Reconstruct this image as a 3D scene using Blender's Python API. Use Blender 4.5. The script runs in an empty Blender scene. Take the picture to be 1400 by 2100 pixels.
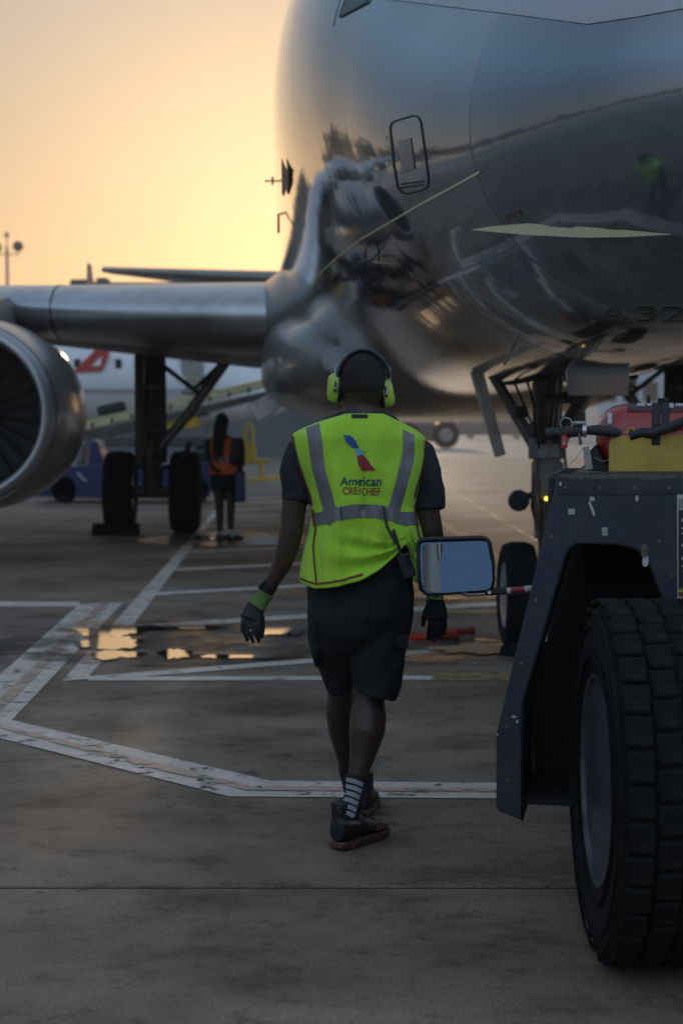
import bpy, bmesh, math, random
from math import sin, cos, pi, radians, sqrt
from mathutils import Vector, Matrix, noise, geometry
from mathutils.bvhtree import BVHTree
random.seed(7)
S = bpy.context.scene
COL = S.collection

# ------------------------------------------------------------------ camera
FPX = 3420.0                      # focal length in photo pixels (1400 x 2100)
HC = 1.52                         # camera height
PITCH = math.atan((1050 - 875) / FPX)
cam_d = bpy.data.cameras.new('camera')
cam = bpy.data.objects.new('camera', cam_d)
COL.objects.link(cam)
cam.location = (0, 0, HC)
cam.rotation_euler = (pi / 2 - PITCH, 0, 0)
cam_d.sensor_fit = 'VERTICAL'
cam_d.sensor_height = 36
cam_d.lens = FPX / 2100 * 36
cam_d.clip_start = 0.1
cam_d.clip_end = 6000
cam_d.dof.use_dof = True
cam_d.dof.focus_distance = 5.9
cam_d.dof.aperture_fstop = 3.2
S.camera = cam

# ------------------------------------------------------------------ world: dusk sky, sun just off the tail
SUN_AZ = radians(1.4)             # degrees left of the view axis (+Y towards -X)
SUN_EL = radians(6.0)
w = bpy.data.worlds.new('World'); S.world = w; w.use_nodes = True
wt = w.node_tree; wt.nodes.clear()
def wn(t, **k):
    n = wt.nodes.new(t)
    for a, b in k.items(): setattr(n, a, b)
    return n
sky = wn('ShaderNodeTexSky', sky_type='NISHITA', sun_disc=False, sun_elevation=SUN_EL,
         sun_rotation=-SUN_AZ, altitude=0, air_density=1.4, dust_density=2.2, ozone_density=2.5)
BGS = 0.12
def lk(a, b_): wt.links.new(a, b_)
def vmath(op, a, b_=None):
    n = wn('ShaderNodeVectorMath', operation=op)
    for i, v in enumerate((a, b_)):
        if v is None: continue
        if isinstance(v, (tuple, list)): n.inputs[i].default_value = v
        else: lk(v, n.inputs[i])
    return n
def smath(op, a, b_):
    n = wn('ShaderNodeMath', operation=op)
    for i, v in enumerate((a, b_)):
        if isinstance(v, (int, float)): n.inputs[i].default_value = v
        else: lk(v, n.inputs[i])
    return n.outputs[0]
tcw = wn('ShaderNodeTexCoord'); dirw = vmath('NORMALIZE', tcw.outputs['Generated']).outputs[0]
sepz = wn('ShaderNodeSeparateXYZ'); lk(dirw, sepz.inputs[0])
# twilight dome: hazy grey-pink at the horizon to dusk blue overhead
rp = wn('ShaderNodeValToRGB'); els = rp.color_ramp.elements
DOME = [(0.0, (.25, .205, .175)), (.12, (.155, .16, .165)), (.28, (.105, .165, .235)), (.45, (.14, .26, .385)), (.7, (.16, .23, .32)), (1.0, (.165, .195, .25))]
els[0].position, els[0].color = DOME[0][0], (*DOME[0][1], 1); els[1].position, els[1].color = DOME[-1][0], (*DOME[-1][1], 1)
for p_, c_ in DOME[1:-1]:
    e_ = els.new(p_); e_.color = (*c_, 1)
lk(sepz.outputs[2], rp.inputs[0])
# aerosol glow round the sun
GX = Vector((-sin(SUN_AZ) * cos(SUN_EL), cos(SUN_AZ) * cos(SUN_EL), sin(SUN_EL)))
dt = vmath('DOT_PRODUCT', dirw, tuple(GX)).outputs['Value']; dt = smath('MAXIMUM', dt, 0.0)
g1 = smath('POWER', dt, 9.0); g2 = smath('POWER', dt, 26.0); g3 = smath('POWER', dt, 160.0)
def scl(col, f):
    n = wn('ShaderNodeVectorMath', operation='SCALE'); n.inputs[0].default_value = col; lk(f, n.inputs['Scale']); return n.outputs[0]
acc = vmath('ADD', scl((.20, .125, .06), g1), scl((.38, .235, .075), g2)).outputs[0]
acc = vmath('ADD', acc, scl((.45, .23, .09), g3)).outputs[0]
low = smath('POWER', smath('SUBTRACT', 1.0, smath('ABSOLUTE', sepz.outputs[2], 0.0)), 11.0)
acc = vmath('ADD', acc, scl((.60, .19, -.16), smath('MULTIPLY', low, smath('POWER', dt, 8.0)))).outputs[0]
acc = vmath('ADD', acc, rp.outputs[0]).outputs[0]
# extra sky glow added behind the camera to fill surfaces facing it
east_fill = vmath('DOT_PRODUCT', dirw, (0.25, -0.95, 0.18)).outputs['Value']; east_fill = smath('MAXIMUM', east_fill, 0.0)
acc = vmath('ADD', acc, scl((.26, .325, .42), east_fill)).outputs[0]
gain = wn('ShaderNodeVectorMath', operation='SCALE'); lk(acc, gain.inputs[0]); gain.inputs['Scale'].default_value = 1 / BGS
hs = wn('ShaderNodeHueSaturation'); hs.inputs['Saturation'].default_value = .6; hs.inputs['Value'].default_value = .05
lk(sky.outputs[0], hs.inputs['Color'])
fin = vmath('ADD', gain.outputs[0], hs.outputs[0]).outputs[0]
bg = wn('ShaderNodeBackground'); bg.inputs['Strength'].default_value = BGS
wo = wn('ShaderNodeOutputWorld')
lk(fin, bg.inputs[0]); lk(bg.outputs[0], wo.inputs[0])

sun_d = bpy.data.lights.new('sun', 'SUN')
sun = bpy.data.objects.new('sun', sun_d); COL.objects.link(sun)
sun_d.energy = 2.0; sun_d.angle = radians(2); sun_d.color = (1.0, 0.77, 0.55)
sd = Vector((-sin(SUN_AZ) * cos(SUN_EL), cos(SUN_AZ) * cos(SUN_EL), sin(SUN_EL)))
sun.rotation_euler = sd.to_track_quat('Z', 'Y').to_euler()

S.view_settings.view_transform = 'Standard'
S.view_settings.look = 'None'
S.view_settings.exposure = 0.22
S.view_settings.gamma = 1.0
S.render.engine = 'CYCLES'
S.cycles.use_denoising = True
S.cycles.max_bounces = 6
S.cycles.caustics_reflective = False
S.cycles.caustics_refractive = False
S.cycles.sample_clamp_indirect = 6

# ------------------------------------------------------------------ photo geometry
CP, SP = cos(PITCH), sin(PITCH)
def ray(px, py):
    a = (px - 700) / FPX; b = (1050 - py) / FPX
    return Vector((a, CP + b * SP, -SP + b * CP))
def P(px, py, Y):
    d = ray(px, py); return Vector((0, 0, HC)) + d * (Y / d.y)
def G(px, py, z=0.0):
    d = ray(px, py); return Vector((0, 0, HC)) + d * ((z - HC) / d.z)

# ------------------------------------------------------------------ materials
MATS = {}
def M(name, col=(.5, .5, .5), rough=.5, metal=0., coat=0., coat_r=.05, var=0., vscale=6., bump=0., bscale=60.,
      dirt=None, dirt_amt=.4, dirt_scale=2.5, spec=.5, emit=None, estr=0., alpha=1., trans=0., rvar=0., ior=None, sheen=0.):
    if name in MATS: return MATS[name]
    m = bpy.data.materials.new(name); m.use_nodes = True; nt = m.node_tree
    b = nt.nodes['Principled BSDF']; L = nt.links
    def N(t): return nt.nodes.new(t)
    geo = N('ShaderNodeTexCoord'); pos = geo.outputs['Object']
    b.inputs['Base Color'].default_value = (*col, 1); b.inputs['Roughness'].default_value = rough
    b.inputs['Metallic'].default_value = metal; b.inputs['Coat Weight'].default_value = coat
    b.inputs['Coat Roughness'].default_value = coat_r; b.inputs['Specular IOR Level'].default_value = spec
    b.inputs['Alpha'].default_value = alpha; b.inputs['Transmission Weight'].default_value = trans
    if sheen: b.inputs['Sheen Weight'].default_value = sheen
    if ior: b.inputs['IOR'].default_value = ior
    if emit: b.inputs['Emission Color'].default_value = (*emit, 1); b.inputs['Emission Strength'].default_value = estr
    cur = None
    if var:
        n = N('ShaderNodeTexNoise'); n.inputs['Scale'].default_value = vscale; n.inputs['Detail'].default_value = 5
        L.new(pos, n.inputs['Vector'])
        r = N('ShaderNodeValToRGB'); r.color_ramp.elements[0].position = .3; r.color_ramp.elements[1].position = .7
        r.color_ramp.elements[0].color = (*[c * (1 - var) for c in col], 1)
        r.color_ramp.elements[1].color = (*[min(1, c * (1 + var)) for c in col], 1)
        L.new(n.outputs['Fac'], r.inputs[0]); cur = r.outputs[0]
        if rvar:
            mr = N('ShaderNodeMapRange'); mr.inputs[1].default_value = .3; mr.inputs[2].default_value = .7
            mr.inputs[3].default_value = max(.02, rough - rvar); mr.inputs[4].default_value = rough + rvar
            L.new(n.outputs['Fac'], mr.inputs[0]); L.new(mr.outputs[0], b.inputs['Roughness'])
    if dirt:
        n = N('ShaderNodeTexNoise'); n.inputs['Scale'].default_value = dirt_scale; n.inputs['Detail'].default_value = 9
        n.inputs['Roughness'].default_value = .7
        L.new(pos, n.inputs['Vector'])
        r = N('ShaderNodeValToRGB'); r.color_ramp.elements[0].position = .5; r.color_ramp.elements[1].position = .72
        r.color_ramp.elements[0].color = (0, 0, 0, 1); r.color_ramp.elements[1].color = (dirt_amt,) * 3 + (1,)
        L.new(n.outputs['Fac'], r.inputs[0])
        mx = N('ShaderNodeMix'); mx.data_type = 'RGBA'
        L.new(r.outputs[0], mx.inputs[0])
        if cur: L.new(cur, mx.inputs[6])
        else: mx.inputs[6].default_value = (*col, 1)
        mx.inputs[7].default_value = (*dirt, 1); cur = mx.outputs[2]
    if cur: L.new(cur, b.inputs['Base Color'])
    if bump:
        n = N('ShaderNodeTexNoise'); n.inputs['Scale'].default_value = bscale; n.inputs['Detail'].default_value = 4
        L.new(pos, n.inputs['Vector'])
        bp = N('ShaderNodeBump'); bp.inputs['Strength'].default_value = bump; bp.inputs['Distance'].default_value = .01
        L.new(n.outputs['Fac'], bp.inputs['Height']); L.new(bp.outputs[0], b.inputs['Normal'])
    MATS[name] = m
    return m

def concrete_mat(name, slabs=True, gain=1.0):
    m = bpy.data.materials.new(name); m.use_nodes = True; nt = m.node_tree; L = nt.links
    b = nt.nodes['Principled BSDF']
    N = lambda t: nt.nodes.new(t)
    g = N('ShaderNodeNewGeometry'); pos = g.outputs['Position']
    def nz(scale, det, rough=.6, sx=1, sy=1):
        mp = N('ShaderNodeMapping'); mp.inputs['Scale'].default_value = (sx, sy, 1); L.new(pos, mp.inputs[0])
        n = N('ShaderNodeTexNoise'); n.inputs['Scale'].default_value = scale; n.inputs['Detail'].default_value = det
        n.inputs['Roughness'].default_value = rough; L.new(mp.outputs[0], n.inputs['Vector']); return n.outputs['Fac']
    def ramp(f, p0, c0, p1, c1):
        r = N('ShaderNodeValToRGB'); e = r.color_ramp.elements
        e[0].position = p0; e[1].position = p1; e[0].color = (*c0, 1); e[1].color = (*c1, 1)
        L.new(f, r.inputs[0]); return r.outputs[0]
    def mul(a, c, f=1):
        x = N('ShaderNodeMix'); x.data_type = 'RGBA'; x.blend_type = 'MULTIPLY'; x.inputs[0].default_value = f
        L.new(a, x.inputs[6]); L.new(c, x.inputs[7]); return x.outputs[2]
    c = ramp(nz(1.1, 8, .65), .3, (.215, .170, .134), .72, (.355, .288, .230))
    c = mul(c, ramp(nz(.42, 8, .66, .8, 1.1), .36, (.60, .57, .54), .62, (1.14, 1.12, 1.10)))
    c = mul(c, ramp(nz(1.9, 10, .72, .8, 1.15), .36, (.40, .35, .31), .50, (1, 1, 1)), .8)
    c = mul(c, ramp(nz(7, 8, .8), .33, (.35, .33, .31), .47, (1, 1, 1)), .8)
    c = mul(c, ramp(nz(90, 4, .7), .3, (.6, .6, .6), .7, (1.4, 1.4, 1.4)))
    # rusty tint patches
    x = N('ShaderNodeMix'); x.data_type = 'RGBA'
    L.new(ramp(nz(.9, 8, .72, .8, 1.2), .55, (0, 0, 0), .75, (.55, .55, .55)), x.inputs[0])
    L.new(c, x.inputs[6]); x.inputs[7].default_value = (.15, .105, .085, 1); c = x.outputs[2]
    # hairline cracks and oil drips
    vc = N('ShaderNodeTexVoronoi'); vc.feature = 'DISTANCE_TO_EDGE'; vc.inputs['Scale'].default_value = .55
    wp = N('ShaderNodeTexNoise'); wp.inputs['Scale'].default_value = 2.2; wp.inputs['Detail'].default_value = 8; L.new(pos, wp.inputs['Vector'])
    va = N('ShaderNodeVectorMath'); va.operation = 'MULTIPLY_ADD'; L.new(wp.outputs['Color'], va.inputs[0]); va.inputs[1].default_value = (.9, .9, 0); L.new(pos, va.inputs[2]); L.new(va.outputs[0], vc.inputs['Vector'])
    ck = mul(ramp(vc.outputs['Distance'], .0015, (0, 0, 0), .004, (1, 1, 1)), ramp(vc.outputs['Distance'], 0, (1, 1, 1), 1, (1, 1, 1)), 0)
    cm = N('ShaderNodeMix'); cm.data_type = 'RGBA'; L.new(ramp(nz(.25, 3), .52, (0, 0, 0), .6, (.55, .55, .55)), cm.inputs[0]); cm.inputs[6].default_value = (1, 1, 1, 1); L.new(ck, cm.inputs[7])
    c = mul(c, cm.outputs[2])
    vd = N('ShaderNodeTexVoronoi'); vd.inputs['Scale'].default_value = 1.7; L.new(pos, vd.inputs['Vector'])
    sz = N('ShaderNodeMath'); sz.operation = 'ADD'; L.new(vd.outputs['Distance'], sz.inputs[0]); L.new(nz(14, 4), sz.inputs[1])
    c = mul(c, ramp(sz.outputs[0], .46, (.25, .24, .23), .53, (1, 1, 1)), .8)
    # bright specks of grit
    v = N('ShaderNodeTexVoronoi'); v.inputs['Scale'].default_value = 34; L.new(pos, v.inputs['Vector'])
    x = N('ShaderNodeMix'); x.data_type = 'RGBA'
    L.new(ramp(v.outputs['Distance'], .05, (.6, .6, .6), .085, (0, 0, 0)), x.inputs[0])
    mm = N('ShaderNodeMath'); mm.operation = 'MULTIPLY'
    L.new(ramp(v.outputs['Distance'], .05, (.7, .7, .7), .085, (0, 0, 0)), mm.inputs[0])
    L.new(ramp(v.outputs['Color'], .86, (0, 0, 0), .9, (1, 1, 1)), mm.inputs[1]); L.new(mm.outputs[0], x.inputs[0])
    L.new(c, x.inputs[6]); x.inputs[7].default_value = (.5, .48, .45, 1); c = x.outputs[2]
    if slabs:
        oi = N('ShaderNodeObjectInfo'); c = mul(c, ramp(oi.outputs['Random'], 0, (.9, .9, .9), 1, (1.08, 1.07, 1.06)))
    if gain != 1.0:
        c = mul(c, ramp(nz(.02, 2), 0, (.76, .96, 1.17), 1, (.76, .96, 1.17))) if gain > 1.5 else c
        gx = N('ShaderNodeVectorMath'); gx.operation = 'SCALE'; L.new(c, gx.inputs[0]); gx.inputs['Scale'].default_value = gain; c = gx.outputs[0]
    L.new(c, b.inputs['Base Color'])
    mr = N('ShaderNodeMapRange'); mr.inputs[1].default_value = .32; mr.inputs[2].default_value = .7
    mr.inputs[3].default_value = .55; mr.inputs[4].default_value = .85; L.new(nz(.6, 7, .7, .8, 1.2), mr.inputs[0])
    L.new(mr.outputs[0], b.inputs['Roughness'])
    b.inputs['Specular IOR Level'].default_value = .3
    bp = N('ShaderNodeBump'); bp.inputs['Strength'].default_value = .55; bp.inputs['Distance'].default_value = .006
    ad = N('ShaderNodeMath'); ad.operation = 'ADD'; L.new(nz(60, 6, .75), ad.inputs[0]); L.new(nz(9, 6, .7), ad.inputs[1])
    L.new(ad.outputs[0], bp.inputs['Height']); L.new(bp.outputs[0], b.inputs['Normal'])
    return m

def paint_mat(name, col, wear=.5, wc=(.11, .10, .095)):
    m = bpy.data.materials.new(name); m.use_nodes = True; nt = m.node_tree; L = nt.links
    b = nt.nodes['Principled BSDF']; N = lambda t: nt.nodes.new(t)
    pos = N('ShaderNodeNewGeometry').outputs['Position']
    def nz(scale, det, r=.7, sx=1, sy=1):
        mp = N('ShaderNodeMapping'); mp.inputs['Scale'].default_value = (sx, sy, 1); L.new(pos, mp.inputs[0])
        n = N('ShaderNodeTexNoise'); n.inputs['Scale'].default_value = scale; n.inputs['Detail'].default_value = det
        n.inputs['Roughness'].default_value = r; L.new(mp.outputs[0], n.inputs['Vector']); return n.outputs['Fac']
    r1 = N('ShaderNodeValToRGB'); e = r1.color_ramp.elements
    e[0].position = .3; e[1].position = .7; e[0].color = (*[c * .62 for c in col], 1); e[1].color = (*col, 1)
    L.new(nz(5, 8), r1.inputs[0])
    b.inputs['Roughness'].default_value = .6; L.new(r1.outputs[0], b.inputs['Base Color'])
    # peeled areas show the concrete beneath (holes in the film)
    r2 = N('ShaderNodeValToRGB'); e = r2.color_ramp.elements
    t = .36 + .14 * wear; e[0].position = t - .012; e[1].position = t + .012
    e[0].color = (0, 0, 0, 1); e[1].color = (1, 1, 1, 1)
    L.new(nz(7, 12, .74, .9, 1.2), r2.inputs[0])
    L.new(r2.outputs[0], b.inputs['Alpha'])
    bp = N('ShaderNodeBump'); bp.inputs['Strength'].default_value = .4; bp.inputs['Distance'].default_value = .004
    L.new(nz(50, 6), bp.inputs['Height']); L.new(bp.outputs[0], b.inputs['Normal'])
    return m

m_conc = concrete_mat('concrete_slab', True)
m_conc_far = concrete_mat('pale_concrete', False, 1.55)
m_conc_shaded = concrete_mat('shaded_concrete', True, .46)  # same concrete, darkened colour carries foreground shading and vignette
m_conc_mid = concrete_mat('lightened_concrete', True, 1.5)  # same concrete lightened: light falloff along the rows, put into colour
m_conc_near = concrete_mat('stand_concrete', True, 1.28)  # same concrete, a step between, part of the painted light falloff
m_white_line = paint_mat('white_line_paint', (.88, .77, .68), .50)
m_orange_line = paint_mat('faded_orange_paint', (.78, .53, .42), .8)
m_thin_line = paint_mat('thin_white_paint', (.88, .79, .71), .32)
m_yellow_line = paint_mat('yellow_line_paint', (.42, .29, .13), .5)
m_water = M('puddle_water', (.045, .04, .036), .02, spec=.5, ior=1.75)

m_hull = M('silver_grey_hull_paint', (.335, .355, .39), .10, metal=.7, coat=1, coat_r=.02, dirt=(.20, .19, .18), dirt_amt=.25, dirt_scale=1.6, var=.04, vscale=1.2, rvar=.02)
m_hull_dark = M('radome_paint', (.27, .30, .345), .12, metal=.66, coat=1, coat_r=.02, var=.05, vscale=1.5)
m_wing = M('wing_grey_paint', (.27, .255, .24), .45, metal=.05, coat=.2, coat_r=.2, var=.1, vscale=1.5)
m_bare = M('bare_aluminium', (.62, .63, .66), .33, metal=1, var=.06, vscale=3, rvar=.05)
m_seam = M('dark_seam', (.02, .02, .022), .6)
m_steel = M('gear_steel', (.30, .29, .28), .45, metal=.5, var=.2, vscale=8, dirt=(.04, .03, .025), dirt_amt=.7)
m_gear_dark = M('grimy_gear_metal', (.11, .10, .09), .55, metal=.3, var=.3, vscale=10, dirt=(.02, .018, .015), dirt_amt=.7)
m_chrome = M('chrome_piston', (.7, .7, .7), .15, metal=1)
m_tyre = M('tyre_rubber', (.0085, .008, .0078), .85, spec=.25, var=.3, vscale=20, bump=.3, bscale=90, dirt=(.05, .046, .042), dirt_amt=.3, dirt_scale=5)
m_rim = M('grey_rim_metal', (.32, .32, .34), .35, metal=.6, var=.15, vscale=12)
m_black = M('black_plastic', (.018, .018, .02), .45)
m_dark_in = M('dark_interior', (.012, .011, .011), .8)
m_fan = M('fan_blade_metal', (.016, .014, .012), .7)
m_cream = M('cream_glint_and_vane', (.96, .88, .58), .4, coat=.4)  # cream for the vane and for highlights painted on the nose
m_navy = M('navy_tug_paint', (.022, .030, .050), .42, coat=.35, coat_r=.2, var=.2, vscale=6, dirt=(.085, .075, .065), dirt_amt=.6, dirt_scale=5, bump=.12, bscale=10)
m_worn = M('chipped_edge_metal', (.16, .13, .11), .55, metal=.2, var=.5, vscale=30, dirt=(.03, .03, .04), dirt_amt=.9, dirt_scale=18)
m_yellow = M('yellow_guard_paint', (.60, .40, .07), .45, coat=.2, var=.12, vscale=5, dirt=(.12, .085, .03), dirt_amt=.35, dirt_scale=12)
m_red = M('red_extinguisher_paint', (.38, .018, .022), .3, coat=.8, coat_r=.12, var=.1, vscale=8, dirt=(.12, .03, .03), dirt_amt=.4, dirt_scale=14)
m_rubber = M('black_rubber_hose', (.03, .03, .032), .55, var=.2, vscale=20)
m_strap = M('black_rubber_strap', (.022, .022, .024), .6)
m_tagw = M('white_sticker', (.55, .54, .52), .5, var=.15, vscale=40)
m_tagr = M('red_tag_plastic', (.42, .02, .04), .4)
m_web = M('cream_webbing', (.42, .39, .33), .8, var=.25, vscale=120, bump=.5, bscale=200)
m_wire = M('steel_wire', (.5, .49, .47), .35, metal=.8)
m_mirror = M('mirror_glass', (.085, .12, .175), .03, metal=1, dirt=(.3, .3, .3), dirt_amt=.1, dirt_scale=40)
m_tape_r = M('red_tape', (.32, .03, .03), .4)
m_skin = M('dark_brown_skin', (.062, .036, .026), .42, var=.12, vscale=9, bump=.08, bscale=120)
m_hair = M('black_hair', (.020, .014, .011), .75, bump=.8, bscale=320)
m_vest = M('lime_mesh_fabric', (.50, .85, .045), .8, var=.12, vscale=5, sheen=.2)
m_piping = M('dark_red_piping', (.22, .03, .03), .7)
m_reflect = M('grey_reflective_tape', (.20, .195, .205), .42, metal=.25, var=.06, vscale=14)
m_shirt = M('charcoal_shirt_cloth', (.022, .023, .029), .85, var=.12, vscale=14, bump=.2, bscale=300)
m_shorts = M('black_shorts_cloth', (.0125, .0125, .0145), .85, var=.15, vscale=10, bump=.15, bscale=220)
m_muff = M('lime_muff_plastic', (.48, .66, .09), .35, coat=.3, coat_r=.2)
m_band = M('grey_headband', (.05, .055, .07), .4)
m_glove_g = M('green_knit_cuff', (.17, .28, .07), .85, bump=.6, bscale=260)
m_glove = M('dark_grey_knit_glove', (.045, .045, .048), .8, bump=.5, bscale=240, var=.2, vscale=30)
m_glove_d = M('black_knit_glove', (.012, .012, .013), .85, bump=.5, bscale=240)
m_blue = M('logo_blue', (.02, .10, .33), .7)
m_lblue = M('logo_light_blue', (.18, .42, .55), .7)
m_lred = M('logo_red', (.33, .03, .045), .7)
m_navytext = M('navy_lettering', (.02, .07, .12), .7)
m_redtext = M('red_lettering', (.30, .06, .03), .7)
m_white = M('white_paint', (.84, .86, .88), .4, coat=.3, var=.05, vscale=1)
m_sole = M('orange_shoe_sole', (.10, .045, .03), .6, var=.5, vscale=25, dirt=(.24, .20, .18), dirt_amt=.8, dirt_scale=20)
m_sock_w = M('white_sock_stripe', (.42, .42, .47), .9, bump=.4, bscale=300)
m_orange = M('orange_vest_cloth', (.85, .15, .035), .8, var=.12, vscale=6)
m_bluecart = M('royal_blue_cart_paint', (.018, .028, .12), .4, coat=.4, coat_r=.15, var=.15, vscale=4)
m_belt = M('loader_cream_paint', (.66, .60, .38), .5, var=.15, vscale=3)
m_yell2 = M('bright_yellow_equipment', (.66, .44, .03), .5, var=.1, vscale=4)
m_redmark = M('red_tail_mark', (.5, .05, .04), .5)
m_glass = M('dark_window_glass', (.015, .02, .03), .08, spec=.8)
m_leaf = M('dark_tree_leaves', (.028, .036, .018), .8, var=.4, vscale=.6)
m_bark = M('tree_bark', (.05, .04, .03), .9)
m_bld = M('grey_cladding', (.13, .13, .135), .6, var=.1, vscale=.4)
m_bld2 = M('tan_cladding', (.12, .11, .10), .7, var=.1, vscale=.4)
m_lamp = M('brown_pole_paint', (.40, .24, .17), .5)
m_wand = M('red_wand_plastic', (.75, .04, .02), .3, coat=.4)
m_wandh = M('brown_red_wand_grip', (.22, .04, .02), .5)
m_yl = M('small_yellow_lamp', (.9, .6, .1), .3, emit=(1, .7, .1), estr=1.5)
m_amber = M('amber_lens', (.8, .3, .05), .3, emit=(1, .45, .1), estr=2)

def oilcan(m, amt=.12):
    # thin skin stretched over frames and stringers: faint waviness that breaks up the reflections
    nt = m.node_tree; b = nt.nodes['Principled BSDF']; N = lambda t: nt.nodes.new(t); L = nt.links
    tc = N('ShaderNodeTexCoord'); mp = N('ShaderNodeMapping'); mp.inputs['Scale'].default_value = (1.6, 5.5, 2.4)
    L.new(tc.outputs['Object'], mp.inputs[0]); n = N('ShaderNodeTexNoise'); n.inputs['Scale'].default_value = 1.0; n.inputs['Detail'].default_value = 5
    L.new(mp.outputs[0], n.inputs['Vector']); bp = N('ShaderNodeBump'); bp.inputs['Strength'].default_value = amt; bp.inputs['Distance'].default_value = .02
    L.new(n.outputs['Fac'], bp.inputs['Height']); L.new(bp.outputs[0], b.inputs['Normal']); L.new(bp.outputs[0], b.inputs['Coat Normal'])
oilcan(m_hull, .09)
m_cowl = M('cowl_grey_paint', (.30, .295, .29), .34, metal=.3, coat=.5, coat_r=.12, var=.08, vscale=2, dirt=(.15, .13, .11), dirt_amt=.5, dirt_scale=2)
m_lip = M('inlet_lip_metal', (.50, .51, .53), .42, metal=.85, var=.08, vscale=3)
m_slat = M('slat_metal', (.62, .63, .66), .30, metal=.85, var=.12, vscale=2, dirt=(.2, .18, .16), dirt_amt=.4, dirt_scale=3)
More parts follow.
